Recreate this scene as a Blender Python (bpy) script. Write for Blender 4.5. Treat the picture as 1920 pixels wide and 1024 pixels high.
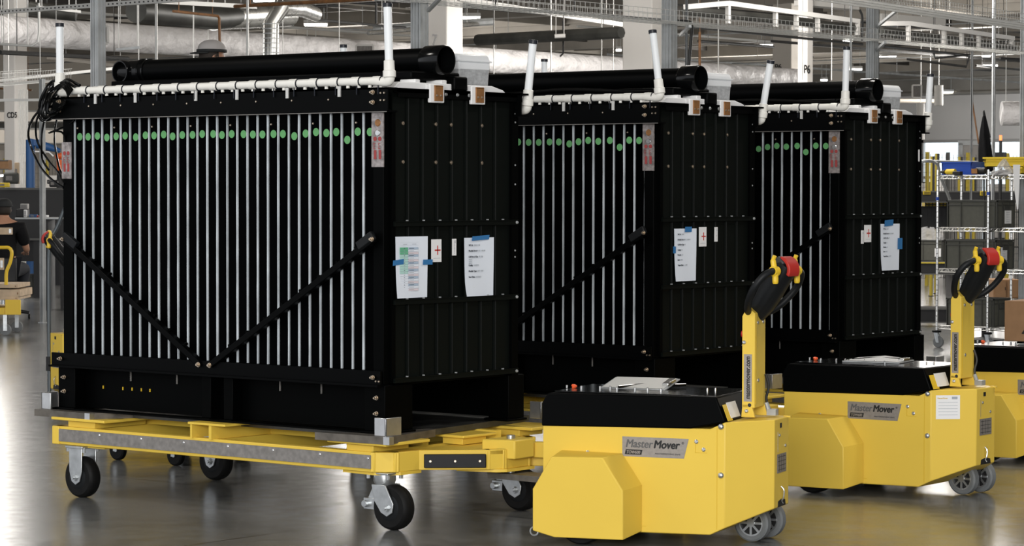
import bpy, bmesh, math, random
from mathutils import Vector, Matrix
random.seed(7)
D = bpy.data
for _o in list(D.objects): D.objects.remove(_o)
SC = bpy.context.scene
COL = SC.collection
PI = math.pi
# ------------------------------------------------------------------ camera
CAM_H, FPX, YAW, PITCH, ROLL = 1.5, 4990.1, 0.6785, 0.0309, 0.0015
_cy, _sy, _cp, _sp, _cr, _sr = math.cos(YAW), math.sin(YAW), math.cos(PITCH), math.sin(PITCH), math.cos(ROLL), math.sin(ROLL)
_R = Vector((_cy, _sy, 0)); _Fh = Vector((-_sy, _cy, 0)); _Up = Vector((0, 0, 1))
_F = _Fh*_cp - _Up*_sp; _U = _Fh*_sp + _Up*_cp
_IX = _R*_cr + _U*_sr; _IU = _U*_cr - _R*_sr
cam_data = D.cameras.new('camera'); cam = D.objects.new('camera', cam_data); COL.objects.link(cam)
cam_data.sensor_width = 36.0; cam_data.lens = FPX/1920*36.0; cam_data.clip_end = 400
_m = Matrix((_IX, _IU, -_F)).transposed().to_4x4(); _m.translation = Vector((0, 0, CAM_H)); cam.matrix_world = _m
cam_data.dof.use_dof = True; cam_data.dof.focus_distance = 12.0; cam_data.dof.aperture_fstop = 22.0
SC.camera = cam
def ray(px, py):
    a, b = px-960, py-512
    return _F + _IX*(a/FPX) - _IU*(b/FPX)
_O = Vector((0, 0, CAM_H))
def at(px, py, Z): return _O + ray(px, py)*Z          # point at a depth
def on_z(px, py, z): r = ray(px, py); return _O + r*((z-CAM_H)/r.z)
def on_y(px, py, y): r = ray(px, py); return _O + r*(y/r.y)
def on_x(px, py, x): r = ray(px, py); return _O + r*(x/r.x)
# ------------------------------------------------------------------ colour, world, lights
vs = SC.view_settings
vs.view_transform = 'Standard'; vs.look = 'None'; vs.gamma = 1.0; vs.exposure = 0.72; vs.use_curve_mapping = False
SC.display_settings.display_device = 'sRGB'
W = D.worlds.new('world'); SC.world = W; W.use_nodes = True
bg = W.node_tree.nodes['Background']; bg.inputs[0].default_value = (0.86, 0.88, 0.92, 1); bg.inputs[1].default_value = 0.68
def lamp(kind, name, loc, energy, color=(1, 1, 1), size=None, size_y=None, target=None, rot=None):
    l = D.lights.new(name, kind); l.energy = energy; l.color = color
    o = D.objects.new(name, l); o.location = loc
    if kind == 'AREA':
        l.size = size
        if size_y: l.shape = 'RECTANGLE'; l.size_y = size_y
    elif kind in ('POINT', 'SPOT') and size: l.shadow_soft_size = size
    if target is not None:
        o.rotation_euler = (Vector(target)-Vector(loc)).to_track_quat('-Z', 'Y').to_euler()
    if rot: o.rotation_euler = rot
    COL.objects.link(o); return o
# fill lamp added behind the camera to light the near faces, and the high bay rows above the aisle
lamp('AREA', 'dock_daylight', (4.5, -9.0, 4.2), 1600, (1.0, 0.98, 0.95), 8, 4, target=(-7.5, 10, 0.7))
for (x, y) in [(-4, 4), (-4, 12), (-12, 6), (-9, 14), (-14, 22), (-24, 14), (-6, 20)]:
    lamp('AREA', 'high_bay_light', (x, y, 5.75), 70, (1.0, 0.95, 0.88), 1.3, 0.5)
for (x, y, e) in [(-21.5, 28.5, 130), (-16, 21, 220), (-15, 26, 300), (-30, 24, 200), (-26, 38, 520), (-42, 34, 330), (-14, 44, 420), (-30, 54, 480), (-48, 54, 480), (-28, 70, 380), (-48, 72, 480), (-12, 60, 300)]:
    lamp('POINT', 'bay_glow', (x, y, 4.3), e*1.35, (1.0, 0.955, 0.90), 1.4)  # point fills added without fixtures to brighten roof, column and far hall
for (x, y, e) in [(-24, 84, 700), (-38, 84, 700), (-12, 82, 700)]:
    lamp('AREA', 'window_daylight', (x, y, 2.6), e, (0.9, 0.95, 1.0), 6, 2.5, target=(x, 93, 2.8))  # unseen lamps aimed at the back wall, added to lighten it
# ------------------------------------------------------------------ materials
MATS = {}
def mat(name, col, rough=0.5, metal=0.0, spec=0.5, emit=None, estr=0, noise=None, bump=None, coat=0, trans=0, alpha=1, ior=1.45):
    m = D.materials.new(name); m.use_nodes = True
    nt = m.node_tree; b = nt.nodes['Principled BSDF']
    b.inputs['Base Color'].default_value = (*col, 1); b.inputs['Roughness'].default_value = rough
    b.inputs['Metallic'].default_value = metal; b.inputs['Specular IOR Level'].default_value = spec
    b.inputs['IOR'].default_value = ior
    if coat: b.inputs['Coat Weight'].default_value = coat; b.inputs['Coat Roughness'].default_value = 0.08
    if trans: b.inputs['Transmission Weight'].default_value = trans
    if alpha < 1: b.inputs['Alpha'].default_value = alpha
    if emit: b.inputs['Emission Color'].default_value = (*emit, 1); b.inputs['Emission Strength'].default_value = estr
    if noise or bump:
        tc = nt.nodes.new('ShaderNodeTexCoord')
    if noise:   # (scale, amount, rough_amount)
        n = nt.nodes.new('ShaderNodeTexNoise'); n.inputs['Scale'].default_value = noise[0]; n.inputs['Detail'].default_value = 5
        nt.links.new(tc.outputs['Object'], n.inputs['Vector'])
        mx = nt.nodes.new('ShaderNodeMapRange'); mx.inputs[1].default_value = 0.3; mx.inputs[2].default_value = 0.7
        mx.inputs[3].default_value = 1-noise[1]; mx.inputs[4].default_value = 1+noise[1]
        nt.links.new(n.outputs['Fac'], mx.inputs[0])
        v = nt.nodes.new('ShaderNodeVectorMath'); v.operation = 'SCALE'; v.inputs[0].default_value = col
        nt.links.new(mx.outputs[0], v.inputs['Scale']); nt.links.new(v.outputs[0], b.inputs['Base Color'])
        if len(noise) > 2:
            mr = nt.nodes.new('ShaderNodeMapRange'); mr.inputs[3].default_value = max(0, rough-noise[2]); mr.inputs[4].default_value = rough+noise[2]
            nt.links.new(n.outputs['Fac'], mr.inputs[0]); nt.links.new(mr.outputs[0], b.inputs['Roughness'])
    if bump:    # (scale, strength, distance)
        n2 = nt.nodes.new('ShaderNodeTexNoise'); n2.inputs['Scale'].default_value = bump[0]; n2.inputs['Detail'].default_value = 6
        nt.links.new(tc.outputs['Object'], n2.inputs['Vector'])
        bp = nt.nodes.new('ShaderNodeBump'); bp.inputs['Strength'].default_value = bump[1]; bp.inputs['Distance'].default_value = bump[2]
        nt.links.new(n2.outputs['Fac'], bp.inputs['Height']); nt.links.new(bp.outputs[0], b.inputs['Normal'])
    MATS[name] = m; return m
M = MATS
mat('black_steel', (0.0005, 0.0007, 0.0007), 0.5, spec=0.05)
mat('black_rail', (0.0006, 0.0008, 0.0009), 0.45, spec=0.07)
mat('black_panel', (0.0003, 0.0004, 0.0005), 0.5, spec=0.02)
mat('green_black', (0.0020, 0.0032, 0.0025), 0.5, spec=0.14, noise=(3, 0.15))
mat('black_plastic', (0.006, 0.007, 0.008), 0.5, spec=0.3, bump=(180, 0.2, 0.001))
mat('gloss_black', (0.0025, 0.0028, 0.003), 0.16, spec=0.35)
mat('rubber', (0.006, 0.006, 0.006), 0.6, spec=0.2, noise=(30, 0.2))
mat('grey_rubber', (0.16, 0.17, 0.175), 0.6, noise=(20, 0.12))
mat('cell_edge', (0.46, 0.50, 0.53), 0.35, spec=0.5, noise=(6, 0.3))
mat('green_dot', (0.11, 0.33, 0.12), 0.6)
mat('pvc', (0.80, 0.79, 0.74), 0.38, spec=0.4)
mat('pvc_bright', (0.80, 0.83, 0.85), 0.38, spec=0.4)
mat('pvc_cap', (0.006, 0.008, 0.014), 0.4)
mat('yellow', (0.76, 0.53, 0.075), 0.45, spec=0.3, noise=(1.3, 0.05), bump=(420, 0.05, 0.0006))
mat('yellow_deep', (0.64, 0.42, 0.02), 0.5)
mat('zinc', (0.52, 0.54, 0.55), 0.34, metal=0.85, noise=(25, 0.15, 0.1))
mat('bolt_zinc', (0.55, 0.46, 0.36), 0.35, metal=0.9)
mat('steel_plate', (0.16, 0.145, 0.125), 0.5, metal=0.6, noise=(14, 0.35, 0.12))
mat('deck_steel', (0.085, 0.085, 0.08), 0.38, metal=0.7, noise=(9, 0.35, 0.15))
mat('alu', (0.66, 0.67, 0.68), 0.32, metal=0.9, noise=(20, 0.1))
mat('rub_strip', (0.20, 0.19, 0.18), 0.6, noise=(40, 0.2))
mat('white_plastic', (0.80, 0.80, 0.80), 0.4)
mat('paper', (0.74, 0.79, 0.87), 0.7)
mat('paper_ink', (0.06, 0.07, 0.09), 0.8)
mat('ink_grey', (0.35, 0.38, 0.42), 0.8)
mat('ink_green', (0.12, 0.42, 0.24), 0.8)
mat('ink_green_light', (0.42, 0.66, 0.60), 0.8)
mat('ink_blue', (0.40, 0.50, 0.62), 0.8)
mat('ink_pink', (0.70, 0.62, 0.66), 0.8)
mat('red_ink', (0.50, 0.03, 0.02), 0.6)
mat('faded_red', (0.30, 0.045, 0.045), 0.6)
mat('blue_tape', (0.03, 0.16, 0.38), 0.6)
mat('copper', (0.32, 0.15, 0.055), 0.42, metal=0.35, noise=(30, 0.2))
mat('nameplate', (0.33, 0.30, 0.27), 0.42, metal=0.5, noise=(60, 0.1))
mat('red_plastic', (0.42, 0.022, 0.015), 0.5, bump=(250, 0.2, 0.001))
mat('orange_plastic', (0.80, 0.10, 0.02), 0.4)
mat('yellow_plastic', (0.78, 0.52, 0.03), 0.4)
mat('strip_label', (0.26, 0.235, 0.23), 0.3, metal=0.3, noise=(45, 0.5))
mat('translucent_plastic', (0.72, 0.74, 0.76), 0.35, spec=0.5)
mat('mesh_plastic', (0.36, 0.37, 0.38), 0.5, noise=(60, 0.2))
mat('galv', (0.40, 0.415, 0.42), 0.45, metal=0.35, noise=(7, 0.2, 0.1))
mat('dark_galv', (0.085, 0.10, 0.11), 0.45, metal=0.4)
mat('tip_grey', (0.035, 0.037, 0.038), 0.5)
mat('galv_light', (0.62, 0.62, 0.60), 0.45, metal=0.3)
mat('duct_metal', (0.50, 0.50, 0.48), 0.28, metal=0.85, noise=(4, 0.25, 0.1))
mat('dark_duct', (0.055, 0.055, 0.05), 0.45, metal=0.5, noise=(3, 0.4))
mat('foil', (0.88, 0.86, 0.86), 0.42, metal=0.0, noise=(2.5, 0.12), bump=(3.5, 1.0, 0.12))
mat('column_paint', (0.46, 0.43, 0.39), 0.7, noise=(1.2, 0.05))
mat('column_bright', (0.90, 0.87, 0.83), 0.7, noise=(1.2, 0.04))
mat('white_steel', (0.50, 0.49, 0.47), 0.55)
mat('ceiling_mat', (0.25, 0.23, 0.20), 0.8, noise=(0.6, 0.18))
mat('beam_mat', (0.27, 0.25, 0.22), 0.75, noise=(0.8, 0.2))
mat('beam_dark', (0.06, 0.055, 0.05), 0.7)
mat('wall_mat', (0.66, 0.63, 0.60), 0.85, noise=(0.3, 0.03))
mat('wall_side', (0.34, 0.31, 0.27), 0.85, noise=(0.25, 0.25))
mat('dark_pipe', (0.012, 0.012, 0.012), 0.5)
mat('rust_pipe', (0.22, 0.10, 0.035), 0.5, noise=(10, 0.4))
mat('lamp_lens', (1, 1, 1), 0.4, emit=(1.0, 0.97, 0.90), estr=6)
mat('window_day', (0.8, 0.9, 1.0), 0.4, emit=(0.80, 0.93, 1.0), estr=1.0)
mat('window_frame', (0.42, 0.40, 0.38), 0.5)
mat('glass', (0.9, 0.95, 1.0), 0.05, alpha=0.15)
mat('tote_green', (0.085, 0.085, 0.070), 0.6, noise=(30, 0.08))
mat('tote_dark', (0.050, 0.051, 0.045), 0.6)
mat('chrome', (0.72, 0.72, 0.70), 0.22, metal=1.0)
mat('blue_bin', (0.012, 0.065, 0.40), 0.5)
mat('yellow_bin', (0.72, 0.52, 0.03), 0.5)
mat('card', (0.30, 0.17, 0.085), 0.8, noise=(20, 0.08))
mat('cloth_black', (0.006, 0.006, 0.007), 0.85, spec=0.2, bump=(14, 0.5, 0.02))
mat('skin', (0.42, 0.22, 0.14), 0.55)
mat('hair', (0.02, 0.014, 0.01), 0.7)
mat('cap_grey', (0.42, 0.40, 0.39), 0.8)
mat('cap_dark', (0.018, 0.020, 0.021), 0.8)
mat('jeans', (0.012, 0.014, 0.02), 0.8)
mat('wood', (0.50, 0.38, 0.26), 0.7, noise=(8, 0.2))
mat('robot_blue', (0.015, 0.07, 0.20), 0.45)
mat('robot_orange', (0.75, 0.12, 0.02), 0.45)
mat('bench_black', (0.010, 0.010, 0.011), 0.5)
mat('grey_machine', (0.42, 0.41, 0.40), 0.6)
mat('beige_duct', (0.33, 0.30, 0.26), 0.5, noise=(2, 0.1))
mat('plastic_film', (0.62, 0.62, 0.62), 0.25, alpha=0.45, bump=(25, 1, 0.02))
mat('beacon_red', (0.9, 0.1, 0.02), 0.3, emit=(1.0, 0.14, 0.04), estr=2.2)
mat('fence_mesh', (0.10, 0.10, 0.095), 0.6)
mat('line_yellow', (0.55, 0.42, 0.04), 0.5)
# floor: polished grey concrete
def floor_mat():
    m = D.materials.new('polished_concrete'); m.use_nodes = True; nt = m.node_tree; b = nt.nodes['Principled BSDF']
    tc = nt.nodes.new('ShaderNodeTexCoord')
    n = nt.nodes.new('ShaderNodeTexNoise'); n.inputs['Scale'].default_value = 1.1; n.inputs['Detail'].default_value = 8
    n2 = nt.nodes.new('ShaderNodeTexNoise'); n2.inputs['Scale'].default_value = 9; n2.inputs['Detail'].default_value = 6
    for q in (n, n2): nt.links.new(tc.outputs['Object'], q.inputs['Vector'])
    cr = nt.nodes.new('ShaderNodeValToRGB'); e = cr.color_ramp.elements
    e[0].position = 0.34; e[0].color = (0.085, 0.088, 0.087, 1); e[1].position = 0.66; e[1].color = (0.20, 0.202, 0.197, 1)
    mx = nt.nodes.new('ShaderNodeMath'); mx.operation = 'MULTIPLY_ADD'; mx.inputs[1].default_value = 0.35
    nt.links.new(n2.outputs['Fac'], mx.inputs[0])
    ms = nt.nodes.new('ShaderNodeMath'); ms.operation = 'MULTIPLY'; ms.inputs[1].default_value = 0.65
    nt.links.new(n.outputs['Fac'], ms.inputs[0]); nt.links.new(ms.outputs[0], mx.inputs[2])
    nt.links.new(mx.outputs[0], cr.inputs[0]); 
    # sawn joints every 4.6 m
    sp = nt.nodes.new('ShaderNodeSeparateXYZ'); nt.links.new(tc.outputs['Object'], sp.inputs[0]); last = None
    for ax, off in ((0, 1.3), (1, 2.1)):
        ad = nt.nodes.new('ShaderNodeMath'); ad.operation = 'ADD'; ad.inputs[1].default_value = 200+off; nt.links.new(sp.outputs[ax], ad.inputs[0])
        md = nt.nodes.new('ShaderNodeMath'); md.operation = 'MODULO'; md.inputs[1].default_value = 4.6; nt.links.new(ad.outputs[0], md.inputs[0])
        lt = nt.nodes.new('ShaderNodeMath'); lt.operation = 'LESS_THAN'; lt.inputs[1].default_value = 0.012; nt.links.new(md.outputs[0], lt.inputs[0])
        if last is not None:
            mm = nt.nodes.new('ShaderNodeMath'); mm.operation = 'MAXIMUM'; nt.links.new(last.outputs[0], mm.inputs[0]); nt.links.new(lt.outputs[0], mm.inputs[1]); last = mm
        else: last = lt
    mix = nt.nodes.new('ShaderNodeMix'); mix.data_type = 'RGBA'; mix.inputs[7].default_value = (0.02, 0.02, 0.02, 1)
    nt.links.new(last.outputs[0], mix.inputs[0]); nt.links.new(cr.outputs[0], mix.inputs[6]); nt.links.new(mix.outputs[2], b.inputs['Base Color'])
    mr = nt.nodes.new('ShaderNodeMapRange'); mr.inputs[3].default_value = 0.14; mr.inputs[4].default_value = 0.30
    nt.links.new(n2.outputs['Fac'], mr.inputs[0]); nt.links.new(mr.outputs[0], b.inputs['Roughness'])
    b.inputs['Specular IOR Level'].default_value = 0.75
    bp = nt.nodes.new('ShaderNodeBump'); bp.inputs['Strength'].default_value = 0.12; bp.inputs['Distance'].default_value = 0.006
    nt.links.new(n.outputs['Fac'], bp.inputs['Height']); nt.links.new(bp.outputs[0], b.inputs['Normal'])
    M['floor'] = m
floor_mat()
# ------------------------------------------------------------------ mesh helpers
class MB:
    def __init__(s, off=(0, 0, 0)): s.v = []; s.f = []; s.off = Vector(off); s.marks = []
    def add(s, vs, fs):
        n = len(s.v); s.marks.append((n, len(s.f))); s.v += [Vector(v) for v in vs]; s.f += [tuple(i+n for i in f) for f in fs]; return s
    def box(s, x0, x1, y0, y1, z0, z1):
        x0, x1 = min(x0, x1), max(x0, x1); y0, y1 = min(y0, y1), max(y0, y1); z0, z1 = min(z0, z1), max(z0, z1)
        return s.add([(x0, y0, z0), (x1, y0, z0), (x1, y1, z0), (x0, y1, z0), (x0, y0, z1), (x1, y0, z1), (x1, y1, z1), (x0, y1, z1)],
                     [(0, 3, 2, 1), (4, 5, 6, 7), (0, 1, 5, 4), (1, 2, 6, 5), (2, 3, 7, 6), (3, 0, 4, 7)])
    def obox(s, c, ax, ay, az):   # centre and three half-axis vectors
        c, ax, ay, az = map(Vector, (c, ax, ay, az))
        vs = [c+ax*i+ay*j+az*k for k in (-1, 1) for (i, j) in ((-1, -1), (1, -1), (1, 1), (-1, 1))]
        if ax.cross(ay).dot(az) < 0: return s.add(vs, [(0, 1, 2, 3), (7, 6, 5, 4), (4, 5, 1, 0), (5, 6, 2, 1), (6, 7, 3, 2), (7, 4, 0, 3)])
        return s.add(vs, [(0, 3, 2, 1), (4, 5, 6, 7), (0, 1, 5, 4), (1, 2, 6, 5), (2, 3, 7, 6), (3, 0, 4, 7)])
    def bar(s, p0, p1, w, h, up=(0, 0, 1)):  # rectangular bar between two points
        p0, p1, up = Vector(p0), Vector(p1), Vector(up); d = p1-p0; L = d.length; d.normalize()
        a = d.cross(up)
        if a.length < 1e-4: a = d.cross(Vector((1, 0, 0)))
        a.normalize(); b = a.cross(d)
        return s.obox((p0+p1)/2, d*L/2, a*w/2, b*h/2)
    def tube(s, path, r, n=12, cap=True, r1=None):
        P = [Vector(p) for p in path]; k = len(P); rs = r if isinstance(r, (list, tuple)) else [r]*k
        if r1 is not None: rs = [r+(r1-r)*i/(k-1) for i in range(k)]
        vs = []; a = None
        for i, p in enumerate(P):
            t = (P[min(i+1, k-1)]-P[max(i-1, 0)]).normalized()
            if a is None: a = t.orthogonal().normalized()
            a = (a-t*a.dot(t)); a = a.normalized() if a.length > 1e-6 else t.orthogonal().normalized()
            b = t.cross(a)
            vs += [p+(a*math.cos(2*PI*j/n)+b*math.sin(2*PI*j/n))*rs[i] for j in range(n)]
        fs = [(i*n+j, i*n+(j+1) % n, (i+1)*n+(j+1) % n, (i+1)*n+j) for i in range(k-1) for j in range(n)]
        if cap: fs += [tuple(range(n-1, -1, -1)), tuple((k-1)*n+j for j in range(n))]
        return s.add(vs, fs)
    def cyl(s, p0, p1, r, n=16, cap=True): return s.tube([p0, p1], r, n, cap)
    def lathe(s, c, axis, prof, n=24, cap=True):   # prof: list of (distance along axis, radius)
        c = Vector(c); t = Vector(axis).normalized(); a = t.orthogonal().normalized(); b = t.cross(a); vs = []
        for (h, r) in prof: vs += [c+t*h+(a*math.cos(2*PI*j/n)+b*math.sin(2*PI*j/n))*max(r, 1e-5) for j in range(n)]
        k = len(prof)
        fs = [(i*n+j, i*n+(j+1) % n, (i+1)*n+(j+1) % n, (i+1)*n+j) for i in range(k-1) for j in range(n)]
        fs += [tuple(range(n-1, -1, -1)), tuple((k-1)*n+j for j in range(n))] if cap else [((k-1)*n+j, (k-1)*n+(j+1) % n, (j+1) % n, j) for j in range(n)]
        return s.add(vs, fs)
    def prism(s, pts, axis, lo, hi, hi_pts=None):   # pts 2D in the other two axes
        def mk(p, h):
            return {'x': (h, p[0], p[1]), 'y': (p[0], h, p[1]), 'z': (p[0], p[1], h)}[axis]
        q = hi_pts or pts; n = len(pts)
        vs = [mk(p, lo) for p in pts]+[mk(p, hi) for p in q]
        return s.add(vs, [tuple(range(n-1, -1, -1)), tuple(range(n, 2*n))]+[(i, (i+1) % n, n+(i+1) % n, n+i) for i in range(n)])
    def build_each(s, name, material, parent=None, k=1, **kw):   # one object for every k pieces added
        out = []; mk = s.marks+[(len(s.v), len(s.f))]
        for i in range(0, len(s.marks), k):
            a, b = mk[i], mk[min(i+k, len(mk)-1)]
            p = MB(s.off); p.v = s.v[a[0]:b[0]]; p.f = [tuple(q-a[0] for q in f) for f in s.f[a[1]:b[1]]]; out.append(p.build(name, material, parent, **kw))
        return out
    def build(s, name, material, parent=None, bevel=0, smooth=True, angle=35, normals=True):
        me = D.meshes.new(name)
        me.from_pydata([(v-Vector(s.off))[:] for v in s.v] if False else [(v+s.off)[:] for v in s.v], [], s.f); me.update()
        if normals:
            bm = bmesh.new(); bm.from_mesh(me); bmesh.ops.recalc_face_normals(bm, faces=bm.faces); bm.to_mesh(me); bm.free()
        if smooth:
            me.shade_smooth(); me.set_sharp_from_angle(angle=math.radians(angle))
        me.materials.append(M[material])
        o = D.objects.new(name, me); COL.objects.link(o)
        if parent is not None: o.parent = parent
        if bevel:
            b = o.modifiers.new('bevel', 'BEVEL'); b.width = bevel; b.segments = 2; b.limit_method = 'ANGLE'; b.angle_limit = math.radians(40)
        return o
def empty(name, loc=(0, 0, 0), rz=0):
    o = D.objects.new(name, None); o.empty_display_size = 0.1; o.location = loc; o.rotation_euler = (0, 0, rz); COL.objects.link(o); return o
def tag(o, label=None, cat=None, group=None, kind=None):
    if label: o['label'] = label
    if cat: o['category'] = cat
    if group: o['group'] = group
    if kind: o['kind'] = kind
    return o
def kids(o): return [c for c in list(COL.objects) if c.parent == o]
def copy_tree(o, parent=None):
    c = o.copy(); COL.objects.link(c); c.parent = parent
    for ch in kids(o): copy_tree(ch, c)
    return c
def text(name, s, size, material, loc, xdir, ydir, parent=None, shear=0, bold=0.0, align='LEFT', sx=1.0, ext=0.0006, fit=None):
    cu = D.curves.new(name, 'FONT'); cu.body = s; cu.size = size; cu.shear = shear; cu.align_x = align; cu.extrude = ext
    t = D.objects.new(name, cu); COL.objects.link(t)
    bpy.context.view_layer.update()
    me = D.meshes.new_from_object(t.evaluated_get(bpy.context.evaluated_depsgraph_get()))
    D.objects.remove(t); D.curves.remove(cu)
    if fit: sx = fit/(max(v.co.x for v in me.vertices)+1e-9)
    X = Vector(xdir).normalized(); Y = Vector(ydir).normalized(); Zv = X.cross(Y); L = Vector(loc)
    V0 = [v.co.copy() for v in me.vertices]; F0 = [tuple(p.vertices) for p in me.polygons]; D.meshes.remove(me)
    offs = [(0, 0)] if not bold else [(-bold, 0), (bold, 0), (0, bold*0.7), (0, -bold*0.7)]
    vs = []; fs = []
    for q, (ox, oy) in enumerate(offs):
        n = len(vs); vs += [(L+X*(c.x*sx+ox)+Y*(c.y+oy)+Zv*(c.z+q*0.00003))[:] for c in V0]; fs += [tuple(i+n for i in f) for f in F0]
    me = D.meshes.new(name); me.from_pydata(vs, [], fs); me.update()
    me.materials.append(M[material])
    o = D.objects.new(name, me); COL.objects.link(o)
    if parent is not None: o.parent = parent
    return o
def catmull(P, m=6):
    P = [Vector(p) for p in P]; out = []
    Q = [2*P[0]-P[1]]+P+[2*P[-1]-P[-2]]
    for i in range(1, len(Q)-2):
        for k in range(m):
            t = k/m; a, b, c, d = Q[i-1:i+3]
            out.append(0.5*((2*b)+(c-a)*t+(2*a-5*b+4*c-d)*t*t+(3*b-a-3*c+d)*t**3))
    out.append(P[-1]); return out
def struct(mb, name, material, **k):
    return tag(mb.build(name, material, **k), kind='structure')
# the three module stations: position of the right bolt line on the front face, and turn
X0, Y0 = -7.8682, 8.8168
POSE = [(X0, Y0, 0.0), (-8.0581, 11.1175, 0.0170), (-8.1659, 13.0814, 0.0175)]
# ------------------------------------------------------------------ setting
struct(MB().box(-75, 12, -12, 110, -0.1, 0), 'floor', 'floor', smooth=False)
struct(MB().box(-75, 12, 2, 110, 6.3, 6.5), 'ceiling', 'ceiling_mat', smooth=False)
WY = 93.0
wb = MB()
# windows band of the back wall between x = a and b, z 1.9..3.75
wins = [(-62, -56), (-54, -48), (-38.6, -36.6), (-36.4, -33.2), (-31.4, -28.8), (-25.4, -22.4), (-22.2, -19.2), (-19, -14)]
wb.box(-75, 12, WY, WY+0.4, 3.55, 6.3).box(-75, 12, WY, WY+0.4, 0, 0.9)
xs = [-75]+[v for w in wins for v in w]+[12]
for i in range(0, len(xs), 2): wb.box(xs[i], xs[i+1], WY, WY+0.4, 0.9, 3.55)
struct(wb, 'wall_back', 'wall_mat', smooth=False)
for i, (a, b) in enumerate(wins):
    w = MB().box(a, a+0.12, WY-0.05, WY+0.2, 0.9, 3.55).box(b-0.12, b, WY-0.05, WY+0.2, 0.9, 3.55).box(a, b, WY-0.05, WY+0.2, 3.43, 3.55).box(a, b, WY-0.05, WY+0.2, 0.9, 1.02)
    w.box(a, b, WY-0.04, WY+0.1, 2.0, 2.1)
    w = struct(w, 'window_%d' % (i+1), 'window_frame')
    MB().box(a+0.12, b-0.12, WY+0.12, WY+0.14, 1.02, 3.43).build('window_pane', 'window_day', w)
struct(MB().box(-66, 12, WY-1.0, WY, 5.35, 6.3).box(-66, 12, WY-1.2, WY, 5.30, 5.38), 'trim_90', 'beam_mat', smooth=False)
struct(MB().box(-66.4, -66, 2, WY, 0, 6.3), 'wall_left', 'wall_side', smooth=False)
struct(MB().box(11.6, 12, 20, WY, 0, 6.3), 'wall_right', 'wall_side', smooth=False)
k = 0
for i in range(12):   # roof girders
    y = 20+6.4*i; k += 1
    g = MB().box(-66, 12, y, y+0.30, 5.86, 6.3).box(-66, 12, y-0.06, y+0.36, 5.84, 5.88)
    struct(g, 'trim_%d' % k, 'beam_mat', smooth=False)
for i in range(16):   # purlins and deck seams
    x = -62+4.2*i; k += 1
    struct(MB().box(x, x+0.1, 3, WY, 6.05, 6.3), 'trim_%d' % k, 'beam_mat' if i % 3 else 'beam_dark', smooth=False)
# -------- building columns
def column(px0, px1, Z, label, mtl, ztop=6.3, txt=None, depth=None, flange=False):
    a = at(px0, 300, Z); b = at(px1, 300, Z); w = (b-a).length; c = (a+b)/2; d = depth or w
    root = empty('building_column', (c.x, c.y, 0), YAW*0+0.0)
    # column squared to the building: sized so that its two seen faces span the same width
    s = w/(abs(_cy)+abs(_sy))
    m = MB().box(-s/2, s/2, -s/2, s/2, 0, ztop)
    m.build('shaft', mtl, root, bevel=0.02)
    if flange:
        MB().box(-s/2-0.02, s/2+0.02, -s/2-0.02, s/2+0.02, 0, 0.5).build('base_guard', 'line_yellow', root)
    if txt:
        for (t, sz, px, py, face) in txt:
            p = at(px, py, Z)
            if face == 'y': p = on_y(px, py, c.y-s/2); text('lettering', t, sz, 'dark_pipe', (p.x-c.x, -s/2-0.012, p.z), (1, 0, 0), (0, 0, 1), root, bold=sz*.035)
            else: p = on_x(px, py, c.x+s/2); text('lettering', t, sz, 'dark_pipe', (s/2+0.012, p.y-c.y, p.z), (0, 1, 0), (0, 0, 1), root, bold=sz*.035)
    return tag(root, label, 'column')
column(1166, 1262, 42, 'broad white building column rising behind the middle module', 'column_bright')
column(800, 868, 46, 'white building column marked 7 behind the fat black tube of the nearest module', 'column_bright', txt=[('7', 0.26, 809, 84, 'x')])
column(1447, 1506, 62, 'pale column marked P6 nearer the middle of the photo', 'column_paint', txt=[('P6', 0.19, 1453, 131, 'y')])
column(1494, 1524, 50, 'slim pale column with large P6 lettering beside another P6 column', 'column_bright', txt=[('P6', 0.22, 1506, 137, 'x')])
column(8, 52, 44, 'pale column marked D5 at the left behind the workbench', 'column_bright', txt=[('CD5', 0.13, 14, 221, 'y')])
column(546, 566, 88, 'dark thin column far behind the silver duct elbow', 'beam_mat')
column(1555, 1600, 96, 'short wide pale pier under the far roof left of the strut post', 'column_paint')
# -------- strut posts of the overhead frame line at x = -12.2
def strut_post(x, y, w, label, ztop=6.3, z0=0.0):  # galvanised channel post
    r = empty('strut_post', (x, y, z0))
    h = ztop-z0; m = MB(); t = 0.006
    m.box(-w/2, w/2, -w/2+t, w/2, 0, h)
    for q in (-w/2, -w*0.18, w*0.18, w/2-t*1.5): m.box(q, q+t*1.5, -w/2-0.004, -w/2+t, 0, h)
    for q in (-w/2, 0, w/2-t*1.5): m.box(w/2, w/2+0.004, q, q+t*1.5, 0, h)
    m.build('channel', 'galv', r, smooth=False)
    MB().box(-w*0.9, w*0.9, -w*0.9, w*0.9, 0, 0.012).build('base_plate', 'galv', r)
    return tag(r, label, 'post')
strut_post(-12.2, 11.1, 0.062, 'galvanised strut post behind the left end of the nearest module')
strut_post(-12.2, 14.1, 0.085, 'thick galvanised strut post standing left of the column marked 7')
strut_post(-12.2, 17.1, 0.085, 'galvanised strut post against the broad white column')
strut_post(-12.2, 20.15, 0.075, 'galvanised strut post rising behind the fat tube of the farthest module')
strut_post(-12.2, 22.98, 0.085, 'galvanised strut post at the right edge beside the wire shelf')
p = on_z(1862, 640, 0); strut_post(*at(1862, 290, 30).xy, 0.028, 'thin grey conduit pole behind the black folded umbrella')
strut_post(*at(80, 400, 30).xy, 0.045, 'slim grey strut post beside the seated worker', ztop=2.75)
strut_post(*at(1822, 200, 34).xy, 0.018, 'very thin grey riser pole right of the round wall duct')
strut_post(*at(1595, 130, 27).xy, 0.012, 'thin silver tube just left of the strut post over the farthest module')
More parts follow.
